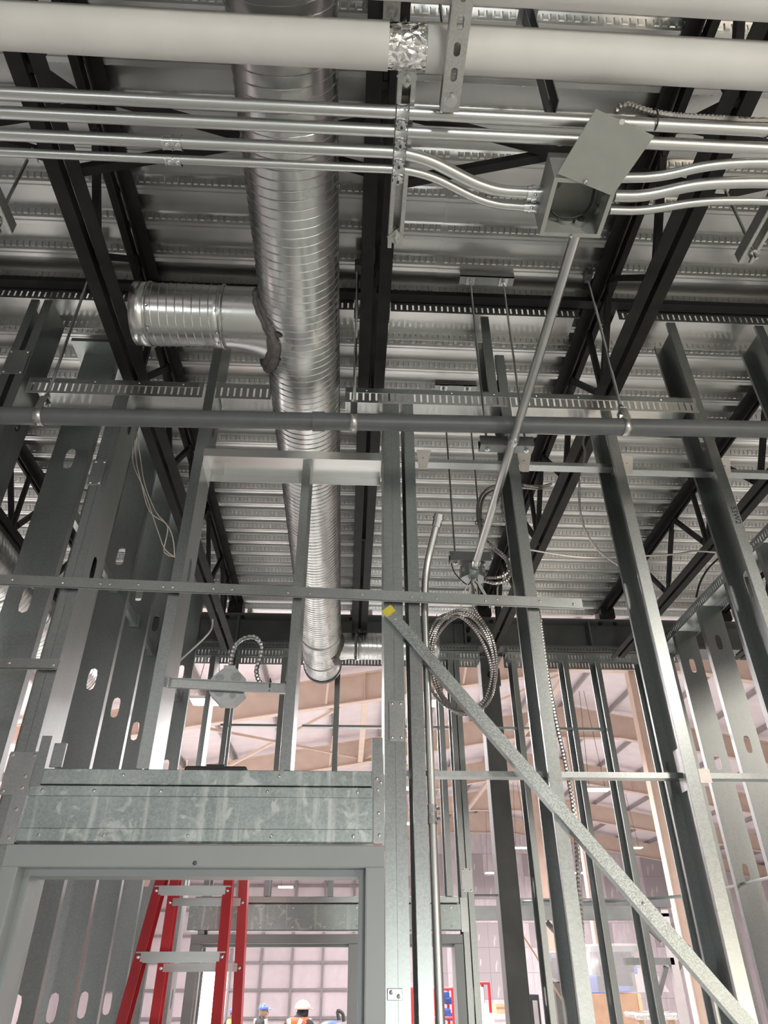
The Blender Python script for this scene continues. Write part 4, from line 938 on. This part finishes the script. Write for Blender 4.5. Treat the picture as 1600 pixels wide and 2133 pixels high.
# conduit standing beside the stud, its bent top open
m = MB(); pts = arc([(.240, 2.10, 0), (.240, 2.10, 3.02), (.285, 1.99, 3.185)], .16, 12)
sc = thing('standing_conduit', 'vertical conduit beside a stud, bent over with an open connector on top', 'conduit', loc=(.24, 2.1, 0))
MB().tube(pts, .0118, 18).build('conduit_run', M['emt'], sc, smooth=True)
dv = (Vector(pts[-1])-Vector(pts[-2])).normalized(); e = Vector(pts[-1])
o = MB().tube([e-dv*.022, e+dv*.004], .0155, 18).tube([e+dv*.004, e+dv*.010], .0195, 18).tube([e+dv*.010, e+dv*.022], .0165, 18).build('connector', M['zinc'], sc, smooth=True)
MB().tube([e+dv*.0205, e+dv*.0225], .0120, 18).build('connector_bore', M['ink'], o)
MB().dome(e-dv*.01+Vector((.012, -.008, 0)), .005, (1, -.6, 0), .006).build('set_screw', M['zinc'], o)
coupling(sc, (.240, 2.10, 2.275), (0, 0, 1), .0118, .05)
for z in (2.262, 2.288): MB().tube([(.252, 2.094, z), (.260, 2.089, z)], .0045, 6).build('set_screw', M['zinc'], sc)
# loose wires at the side
def wirething(pts, label, mat, r=.0022, cat='wire', grp=None): return tag(MB().tube(spline(pts, .02), r, 6).build('loose_wire', M[mat], None, smooth=True), label, cat, grp)
wirething([(-1.009, 2.500, 3.994), (-0.957, 2.500, 3.790), (-0.920, 2.500, 3.687), (-0.853, 2.500, 3.528), (-0.777, 2.500, 3.470), (-0.737, 2.500, 3.401), (-0.715, 2.500, 3.311)], 'pale wire hanging beside the joist, ending nearest the door stud', 'wire')
wirething([(-1.010, 2.520, 4.012), (-0.980, 2.520, 3.805), (-0.903, 2.520, 3.651), (-0.805, 2.520, 3.435), (-0.763, 2.520, 3.355), (-0.710, 2.520, 3.316)], 'pale wire hanging beside the joist, longest of the bunch', 'wire')
wirething([(-1.014, 2.540, 4.029), (-0.961, 2.540, 3.848), (-0.911, 2.540, 3.691), (-0.839, 2.540, 3.550), (-0.779, 2.540, 3.477), (-0.773, 2.540, 3.356), (-0.722, 2.540, 3.334)], 'pale wire hanging beside the joist, with a kink halfway', 'wire')
wirething([(-0.755, 3.000, 3.066), (-0.706, 3.000, 3.123), (-0.661, 3.000, 3.176), (-0.633, 3.000, 3.224), (-0.634, 3.000, 3.271)], 'white cable sagging from the joist end behind the door stud', 'wirew', .004, 'cable')
wirething([(0.951, 3.400, 3.927), (1.261, 3.400, 3.878), (1.510, 3.400, 3.884), (1.821, 3.400, 3.908), (1.967, 3.400, 3.933), (2.119, 3.400, 3.925)], 'thin dark cable strung across under the deck between two joists', 'mc', .0055, 'cable')
wirething([(2.222, 3.600, 4.017), (2.125, 3.600, 3.932), (2.050, 3.600, 3.833), (2.003, 3.600, 3.738)], 'thin dark cable curving down onto the side wall track', 'wireb', .006, 'cable')
# black flat case on the header
t = thing('tool_case', 'black flat case lying on the door header', 'case', loc=(-.37, 2.15, 2.345))
MB().box((-.462, 2.09, 2.345), (-.287, 2.20, 2.400)).build('case_body', M['ink'], t, bevel=.006)
MB().box((-.40, 2.088, 2.392), (-.35, 2.202, 2.403)).build('case_lid_rib', M['wireb'], t)

t = thing('hanger_strut', 'short dark strut hanging straight down from the deck between the white pipes and the conduits', 'strut', loc=(.5, .95, 3.8))
strut_v = MB(); hx, hy = (0.505, 0.950, 3.897)[0], .95
for x in (hx-.014, hx+.011): strut_v.box((x, hy-.02, 3.835), (x+.003, hy+.02, 4.41))
strut_v.box((hx-.014, hy+.017, 3.835), (hx+.014, hy+.02, 4.41)); strut_v.build('strut_channel', M['darkstrut'], t)
MB().box((hx-.03, hy-.03, 4.395), (hx+.03, hy+.03, 4.402)).build('foot_plate', M['darkstrut'], t)
# ================================================================ LADDER
ld = thing('step_ladder', 'red fiberglass step ladder with aluminium steps, standing inside the doorway', 'ladder', loc=(-.75, 4.0, 0))
def chan(a, b, w_, h, nm, mat, s_):
    a, b = Vector(a), Vector(b); d = (b-a).normalized(); sx = Vector((1, 0, 0)); u = d.cross(sx)
    m = MB().sweep([a, b], [(0, -h/2), (s_*w_, -h/2), (s_*w_, -h/2+.004), (s_*.004, -h/2+.004), (s_*.004, h/2-.004), (s_*w_, h/2-.004), (s_*w_, h/2), (0, h/2)], sx, u); return m.build(nm, mat, ld)
LZ = 2.55
fl = lambda z: (-.945+(2.28-z)*-.067, 4.10-(LZ-z)*.27)
fr = lambda z: (-.560+(2.28-z)*.060, 4.10-(LZ-z)*.27)
bl_ = lambda z: (-.90+(2.28-z)*-.035, 4.12+(LZ-z)*.16)
br_ = lambda z: (-.500+(2.28-z)*.030, 4.12+(LZ-z)*.16)
for f_, s_, w_ in ((fl, 1, .045), (fr, -1, .045), (bl_, 1, .045), (br_, -1, .045)):
    a, b = f_(.02), f_(LZ-.02); chan((a[0], a[1], .02), (b[0], b[1], LZ-.02), w_, .08, 'side_rail', M['red'], s_)
    MB().box((a[0]-.035, a[1]-.05, 0), (a[0]+.035, a[1]+.05, .03)).build('foot', M['ink'], ld)
for k in range(7):
    z = 2.262-.28*k; a, b = fl(z), fr(z)
    o = MB().box((a[0]+.030, a[1]-.046, z-.022), (b[0]-.030, a[1]-.040, z+.022)).build('step', M['alu'], ld); MB().box((a[0]+.006, a[1]-.04, z+.016), (b[0]-.006, a[1]+.045, z+.022)).build('step_tread', M['alu'], o)
    for p in (a, b): MB().dome((p[0]+(.02 if p is a else -.02), p[1]-.042, z), .009, (0, -1, 0), .007).build('rivet', M['zinc'], o)
    c, d_ = bl_(z-.03), br_(z-.03); o = MB().box((c[0]+.03, c[1]-.046, z-.055), (d_[0]-.03, c[1]-.040, z-.02)).build('rear_bar', M['alu'], ld)
    for p in (c, d_): MB().dome((p[0]+(.02 if p is c else -.02), p[1]-.042, z-.04), .009, (0, -1, 0), .007).build('rivet', M['zinc'], o)
MB().box((-.99, 4.0, LZ-.02), (-.53, 4.22, LZ+.03)).build('top_cap', M['red'], ld, bevel=.01)
# ================================================================ STORAGE FRAME, WRAPPED EQUIPMENT AND GOODS IN THE HALL
def pk(px, y, Y, D_): return None
rk = thing('storage_frame', 'dark steel rack frame with knee braces in the hall beyond the diagonal brace', 'rack', loc=(3.6, 11, -.2))
xa, xb, xc = (2.273, 11.000, 2.661)[0], (4.062, 11.000, 2.154)[0], (4.421, 11.000, 2.660)[0]
z1, z2, z3 = (3.490, 11.000, 2.824)[2], (3.462, 11.000, 2.660)[2], (4.221, 11.000, 2.126)[2]
for x in ((0.990, 11.000, 2.661)[0], xa, xb, xc): MB().box((x-.05, 10.95, -.2), (x+.05, 11.05, z1)).build('rack_post', M['purlin'] if x != xa else M['beam'], rk)
MB().box((xa, 10.93, z1-.11), (xc+.1, 11.07, z1)).build('rack_beam', M['mesh'], rk); MB().box((xa, 10.95, z1-.22), (xc+.1, 11.05, z1-.18)).build('rack_beam', M['mesh'], rk)
MB().box(((0.990, 11.000, 2.661)[0], 10.9, z2-.10), (xb, 11.0, z2+.07)).build('rack_beam', M['beam'], rk)
MB().box((xb-.3, 10.95, z3-.08), (xc, 11.05, z3)).build('rack_beam', M['beam'], rk)
for a, b in ((((2.764, 11.000, 2.546)), ((2.948, 11.000, 2.349))), ((xc-.5, 11, z1-.1), (xc-.1, 11, z1-.5)), ((xb, 11, z3-.55), (xb+.25, 11, z3-.1)), ((xc-.02, 11, z1-.9), (xc+.25, 11, z1-.55))): MB().bar(a, b, .06, .06).build('knee_brace', M['mesh'], rk)
def film(name, label, cx, Y, z0, z1, w0, w1, dep, seed, legs=True):
    t = thing(name, label, 'equipment', loc=(cx, Y, -.2)); rg = random.Random(seed)
    m = MB(); n = 30; rows = 8
    for k in range(rows+1):
        s_ = k/rows; w_ = w0*(1-s_)+w1*s_
        for j in range(n):
            th = 2*PI*j/n; fold = 1+.10*math.sin(th*9+k*.5)*(.3+s_)*.7
            m.v.append((cx+w_*math.copysign(abs(math.cos(th))**.7, math.cos(th))*fold, Y+dep*math.sin(th)*fold, z1*(1-s_)+z0*s_))
    for k in range(rows):
        for j in range(n): m.f.append((k*n+j, k*n+(j+1) % n, (k+1)*n+(j+1) % n, (k+1)*n+j))
    m.f.append(tuple(range(n))); m.build('plastic_film', M['film'], t, smooth=True)
    for k in range(8):
        x = cx+rg.uniform(-.7, .6)*w0; z = z0+(z1-z0)*rg.uniform(.1, .75); MB().box((x-.2, Y-.1, z-.13), (x+.2, Y+.2, z+.13)).build('blue_part', M['blue'] if k % 3 else M['purlin'], t, bevel=.02)
    MB().box((cx-w0*.9, Y-.2, z1-.1), (cx+w0*.9, Y+.2, z1-.02)).build('top_bar', M['beam'], t)
    for x in (cx-w0*.6, cx+w0*.6): MB().box((x-.05, Y-.1, -.2 if legs else z0), (x+.05, Y+.1, z1-.1)).build('leg', M['beam'], t)
p0, p1 = (4.185, 13.000, 2.346), (4.063, 13.000, 1.671); c_top = (3.724, 12.500, 1.710)[2]
film('wrapped_machine', 'blue machine wrapped in clear plastic film behind the middle studs', p0[0]+.05, 13, c_top+.012, p0[2], .42, .75, .5, 2, False)
p0, p1 = (3.946, 15.000, 2.313), (3.880, 15.000, 1.854)
film('wrapped_crate', 'smaller plastic draped load beside a stud, blue showing at its top', p0[0], 15, p1[2], p0[2], .22, .26, .4, 9)
c0, c1 = (3.724, 12.500, 1.710), (4.329, 12.500, 1.343)
t = thing('plywood_crate', 'brown plywood crate standing below the plastic wrapped machine', 'crate', loc=(c0[0], 12.5, -.2))
MB().box((c0[0]-.1, 12.5, -.2), (c1[0]+.1, 13.55, c0[2])).build('crate_body', M['card'], t)
for x in (c0[0]-.1, c1[0]+.05): MB().box((x, 12.48, -.2), (x+.05, 12.5, c0[2])).build('crate_batten', M['wood'], t)
c0, c1 = (3.965, 11.600, 1.515), (4.557, 11.600, 1.421)
t = thing('foil_bundle', 'shiny foil covered bundle on a wooden stand near the tan column', 'bundle', loc=(c0[0], 11.6, -.2))
MB().box((c0[0], 11.5, c1[2]), (c1[0], 12, c0[2])).build('foil_pack', M['foil'], t, bevel=.03); MB().box((c0[0]+.05, 11.55, -.2), (c0[0]+.12, 11.62, c1[2])).build('leg', M['wood'], t); MB().box((c1[0]-.12, 11.55, -.2), (c1[0]-.05, 11.62, c1[2])).build('leg', M['wood'], t)
# red scissor lift with blue goods
def lift(x0, x1, Y, zt, label, nposts):
    t = thing('scissor_lift', label, 'lift', loc=((x0+x1)/2, Y, -.2))
    for y in (Y, Y+.7):
        for z in (zt, zt-.42): MB().tube([(x0, y, z), (x1, y, z)], .022, 8).build('guard_rail', M['red'], t)
        for k in range(nposts): x = x0+(x1-x0)*k/(nposts-1); MB().tube([(x, y, zt-1.05), (x, y, zt)], .025, 8).build('guard_post', M['red'], t)
    for z in (zt, zt-.42):
        for x in (x0, x1): MB().tube([(x, Y, z), (x, Y+.7, z)], .022, 8).build('guard_rail', M['red'], t)
    MB().box((x0-.03, Y-.03, zt-1.15), (x1+.03, Y+.73, zt-1.05)).build('platform', M['red'], t)
    MB().box((x0, Y, -.15), (x1, Y+.7, .1)).build('chassis', M['red'], t)
    for k in range(2): MB().bar((x0+.05, Y+.1+.5*k, .1), (x1-.05, Y+.1+.5*k, zt-1.15), .05, .08).build('scissor_arm', M['mesh'], t); MB().bar((x1-.05, Y+.12+.5*k, .1), (x0+.05, Y+.12+.5*k, zt-1.15), .05, .08).build('scissor_arm', M['mesh'], t)
    for x in (x0+.15, x1-.15):
        for y in (Y, Y+.7): MB().tube([(x, y-.05, -.05), (x, y+.05, -.05)], .15, 16).build('wheel', M['ink'], t)
a, b = (1.230, 15.000, 1.757), (1.950, 15.000, 1.811)
lift(a[0], b[0], 15, a[2], 'red scissor lift loaded with blue goods, seen between the door king stud and the conduit', 4)
for k, (px, py) in enumerate(((866, 2095), (872, 2120), (927, 2070), (936, 2085), (930, 2110), (938, 2118))):
    pass
for k, p in enumerate(((1.334, 15.300, 1.506), (1.372, 15.300, 1.346), (1.842, 15.300, 1.667), (1.915, 15.300, 1.581), (1.854, 15.300, 1.413), (1.919, 15.300, 1.343))):
    o = MB().box((p[0]-.085, p[1]-.05, p[2]-.055), (p[0]+.085, p[1]+.1, p[2]+.055)).build('blue_bag', M['blue'], None, bevel=.03); tag(o, 'blue plastic bag on the red scissor lift, '+('beside the king stud, upper', 'beside the king stud, lower', 'topmost of the stack', 'second in the stack', 'third in the stack, partly hidden', 'lowest in the stack')[k], 'bag', 'blue bags on the lift')
a, b = (2.407, 15.000, 1.838), (2.640, 15.000, 1.837)
lift(a[0]-.1, b[0], 15.2, a[2], 'red lift guard rail beside the dark square column', 2)
a, b = (2.388, 14.800, 1.782), (2.473, 14.800, 1.479)
t = thing('board_stack', 'beige board leaning inside the red guard rail', 'board', loc=(a[0], 14.8, -.2)); MB().box((a[0], 14.8, -.2), (b[0], 14.9, a[2])).build('board', M['liner'], t)
a, b = (2.166, 12.000, 1.611), (2.290, 12.000, 1.489)
t = thing('cardboard_box', 'orange brown cardboard box on top of the pale box by the dark column', 'box', loc=(a[0], 12, b[2])); MB().box((a[0], 12, b[2]), (b[0]+.05, 12.35, a[2])).build('box_body', M['wood'], t); MB().box((a[0], 11.995, (a[2]+b[2])/2), (b[0]+.05, 12, (a[2]+b[2])/2+.02)).build('box_tape', M['card'], t)
t = thing('pale_crate', 'pale pink box under the cardboard box by the dark column', 'box', loc=(a[0], 12, -.2)); MB().box((a[0]-.06, 11.9, -.2), (b[0]+.1, 12.4, b[2])).build('box_body', M['liner'], t); MB().box((a[0]-.08, 11.88, b[2]-.06), (b[0]+.12, 12.42, b[2]-.001)).build('box_lid', M['liner'], t)
a = (1.922, 11.500, 1.424)
t = thing('plastic_sack', 'crumpled white plastic sack in front of the pale box', 'sack', loc=(a[0], 11.5, -.2)); MB().ball((a[0], 11.5, a[2]-.3), (.17, .17, .42)).build('sack_body', M['liner'], t, smooth=True); MB().ball((a[0], 11.5, a[2]+.1), (.06, .06, .1)).build('sack_knot', M['liner'], t, smooth=True)
a, b = (1.966, 9.000, 1.755), (2.090, 9.000, 1.754)
t = thing('open_cabinet', 'dark narrow cabinet standing behind the far studs beside the dark column', 'cabinet', loc=(a[0], 9, -.2)); MB().box((a[0], 9, -.2), (b[0], 9.4, a[2])).build('cabinet_body', M['dark'], t); MB().box((a[0]+.05, 8.985, -.1), (a[0]+.10, 9, a[2]-.05)).build('cabinet_stile', M['purlin'], t)
# hose hanging between column and studs
tag(MB().tube(spline([(1.302, 6.000, 2.187), (1.354, 6.000, 2.111), (1.428, 6.000, 1.992), (1.499, 6.000, 1.867), (1.560, 6.000, 1.762)], .03), .006, 6).build('yellow_cord', M['wood']), 'thin yellowish cord strung slanting past the dark column', 'cord')
# blue tarp covered cart at the doorway
a, b = (-0.282, 11.000, 1.506), (0.021, 11.000, 1.534)
t = thing('tool_cart', 'cart under a blue cover with a black handle, behind the sidelight jamb', 'cart', loc=(a[0], 11, -.2))
MB().ball(((a[0]+b[0])/2, 11, a[2]-.20), (.22, .3, .16)).build('blue_cover', M['blue'], t, smooth=True); MB().box((a[0]+.02, 10.8, -.05), (b[0]-.02, 11.2, a[2]-.1)).build('cart_body', M['beam'], t)
MB().tube(spline([(-0.032, 10.900, 1.473), (-0.052, 10.900, 1.557), (-0.035, 10.900, 1.572), (0.015, 10.900, 1.537), (0.029, 10.900, 1.458)], .02), .02, 8).build('handle', M['ink'], t, smooth=True)
for x in (a[0]+.08, b[0]-.08): MB().tube([(x, 10.82, -.12), (x, 10.9, -.12)], .08, 14).build('wheel', M['ink'], t)
# ================================================================ PEOPLE
def skin_mesh(name, joints, bones, mat, parent, sub=2):
    me = bpy.data.meshes.new(name); me.from_pydata([j[:3] for j in joints], bones, []); me.materials.append(mat)
    o = bpy.data.objects.new(name, me); C.objects.link(o); o.parent = parent
    if parent: o.location = -wpos(parent)
    md = o.modifiers.new('skin', 'SKIN'); md.use_smooth_shade = True
    sv = me.skin_vertices[0].data
    for k, j in enumerate(joints): sv[k].radius = (j[3], j[4] if len(j) > 4 else j[3])
    sv[0].use_root = True
    s_ = o.modifiers.new('sub', 'SUBSURF'); s_.levels = sub; s_.render_levels = sub
    return o
def person(label, x, y, z0, h, rot, arms, hat, vest, cloth, bend=0, mask=False, hunch=0):
    """standing figure; body is one skinned surface, clothing and helmet are children"""
    k = h/1.75; t = thing('person', label, 'person', loc=(x, y, z0))
    c, s_ = math.cos(rot), math.sin(rot)
    HD = lambda p: (p[0], p[1]+hunch*.7, p[2]-hunch) 
    def W(p): px, py, pz = p[0]*k, p[1]*k+bend*max(0, p[2]-.95)*k, p[2]*k-abs(bend)*max(0, p[2]-.95)*.25*k; return (x+px*c-py*s_, y+px*s_+py*c, z0+pz)
    J = [((0, 0, .95), .135, .10), ((0, .0, 1.15), .13, .09), ((0, 0, 1.36), .155, .10), ((0, 0, 1.47), .06, .055), ((0, .015+hunch*.5, 1.54-hunch*.8), .05)]
    B_ = [(0, 1), (1, 2), (2, 3), (3, 4)]
    for sg in (-1, 1):
        i = len(J); J += [((sg*.09, 0, .88), .088), ((sg*.10, .02, .50), .062), ((sg*.10, -.01, .10), .045), ((sg*.105, .12, .045), .04, .03)]; B_ += [(0, i), (i, i+1), (i+1, i+2), (i+2, i+3)]
        ar = arms[0 if sg < 0 else 1]; i = len(J)
        J += [((sg*.185, 0, 1.41), .062)]+[(p, r) for p, r in zip(ar, (.046, .034, .03))]; B_ += [(2, i), (i, i+1), (i+1, i+2), (i+2, i+3)]
    skin_mesh('body', [(*W(p), *(q*k for q in r)) for p, *r in J], B_, M[cloth], t)
    hx, hy, hz = W(HD((0, .02, 1.625))); hd_ = MB().ball((hx, hy, hz), (.078*k, .095*k, .115*k), 18, 12)
    hd_.ball(W(HD((0, .115, 1.605))), (.014*k, .02*k, .02*k), 8, 6)
    for sg in (-1, 1): hd_.ball(W(HD((sg*.08, .01, 1.61))), (.012*k, .02*k, .03*k), 8, 6)
    hd_.tube([W(HD((0, .0, 1.48))), W(HD((0, .01, 1.58)))], .055*k, 12)
    head = hd_.build('head', M['dark' if mask else 'skin'], t, smooth=True)
    for sg in (-1, 1): MB().ball(W(HD((sg*.032, .10, 1.635))), (.011*k,)*3, 8, 6).build('eye', M['ink' if not mask else 'skin'], head)
    MB().ball(W(HD((0, .103, 1.565))), (.026*k, .008*k, .007*k), 8, 6).build('mouth', M['red'] if not mask else M['dark'], head)
    hm = MB(); n = 20; rows = 6; hc = Vector(W(HD((0, .01, 1.66))))
    for q in range(rows):
        ph = PI/2*q/rows
        for j in range(n): th = 2*PI*j/n; hm.v.append((hc.x+.108*k*math.cos(th)*math.cos(ph), hc.y+.125*k*math.sin(th)*math.cos(ph), hc.z+.105*k*math.sin(ph)))
    hm.v.append((hc.x, hc.y, hc.z+.107*k))
    for q in range(rows-1):
        for j in range(n): hm.f.append((q*n+j, q*n+(j+1) % n, (q+1)*n+(j+1) % n, (q+1)*n+j))
    for j in range(n): hm.f.append(((rows-1)*n+j, (rows-1)*n+(j+1) % n, len(hm.v)-1))
    o = hm.build('hard_hat', M[hat], t, smooth=True, solid=.004); MB().ball(W(HD((0, .13, 1.665))), (.085*k, .055*k, .010*k), 14, 6).build('hat_brim', M[hat], o, smooth=True)
    if vest:
        m = MB(); n = 24; lv = [(1.0, .165, .125), (1.15, .158, .118), (1.30, .178, .122), (1.42, .19, .115), (1.475, .12, .085)]
        for z, rx, ry in lv:
            for j in range(n): th = 2*PI*j/n; m.v.append(W((rx*math.cos(th), ry*math.sin(th), z)))
        for q in range(len(lv)-1):
            for j in range(n): m.f.append((q*n+j, q*n+(j+1) % n, (q+1)*n+(j+1) % n, (q+1)*n+j))
        v = m.build('safety_vest', M[vest], t, smooth=True, solid=.006)
        for sg in (-1, 1):
            for sy in (-1, 1): MB().bar(W((sg*.10, sy*.108, 1.46)), W((-sg*.10 if sy < 0 else sg*.10, sy*.135, 1.03)), .05*k, .02*k, (0, sy, 0)).build('reflective_band', M['band'], v)
        m = MB()
        for z in (1.04, 1.09):
            for j in range(n): th = 2*PI*j/n; m.v.append(W((.172*math.cos(th), .132*math.sin(th), z)))
        for j in range(n): m.f.append((j, (j+1) % n, n+(j+1) % n, n+j))
        m.build('reflective_band', M['band'], v, solid=.006)
    # hands: palm, four fingers and a thumb at each wrist
    for sg, ar in ((-1, arms[0]), (1, arms[1])):
        w1, w0 = Vector(ar[2]), Vector(ar[1]); d_ = (w1-w0).normalized(); sd = d_.cross(Vector((0, 1, 0)));
        if sd.length < .1: sd = Vector((1, 0, 0))
        sd.normalize(); m = MB(); m.ball(W(w1+d_*.045), (.036*k, .022*k, .045*k), 10, 7)
        for q, L in enumerate((.060, .072, .068, .052)):
            b_ = w1+d_*.08+sd*(-.027+.018*q); m.tube([W(b_-d_*.02), W(b_+d_*L*.5), W(b_+d_*L+Vector((0, .015, 0)))], .0085*k, 6)
        m.tube([W(w1+d_*.03+sd*.03), W(w1+d_*.06+sd*.055), W(w1+d_*.095+sd*.055)], .0095*k, 6); m.build('hand', M['skin'], t, smooth=True)
    return t
down = lambda sg: ((sg*.235, .02, 1.13), (sg*.24, .10, .90), (sg*.235, .12, .86))
fwd = lambda sg: ((sg*.235, .05, 1.14), (sg*.17, .27, 1.10), (sg*.15, .31, 1.10))
p = (-0.633, 13.000, 1.644); person('person seen from behind in orange vest with crossed bands, beige hard hat', p[0], 13, -.2, (p[2]+.2)/1.665*1.75, -.5, (fwd(-1), fwd(1)), 'helmet', 'orange', 'dark', 0, True, .10)
p = (-1.660, 18.000, 1.495); person('person in dark clothes with reflective straps and a dark blue hard hat, standing sideways', p[0], 18, -.2, (p[2]+.2)/1.725*1.75, -1.6, (down(-1), fwd(1)), 'bluehat', 'dark', 'dark', 0, False, .04)
p = (-2.465, 20.000, 1.382); person('person in a lime vest and a blue hard hat, between the two red ladder rails', p[0], 20, -.2, (p[2]+.2)/1.715*1.75, 2.9, (fwd(-1), down(1)), 'bluehat', 'lime', 'dark', 0, False, .05)
# ================================================================ put every thing's origin at its base
bpy.context.view_layer.update()
for o in list(C.objects):
    if o.type != 'EMPTY' or o.parent: continue
    pts = [c.matrix_world @ Vector(v) for c in o.children_recursive if c.type == 'MESH' for v in c.bound_box]
    if not pts: continue
    lo = [min(q[i] for q in pts) for i in range(3)]; hi = [max(q[i] for q in pts) for i in range(3)]
    new = Vector(((lo[0]+hi[0])/2, (lo[1]+hi[1])/2, lo[2])); sh = new-o.location; o.location = new
    for c in o.children: c.location -= sh
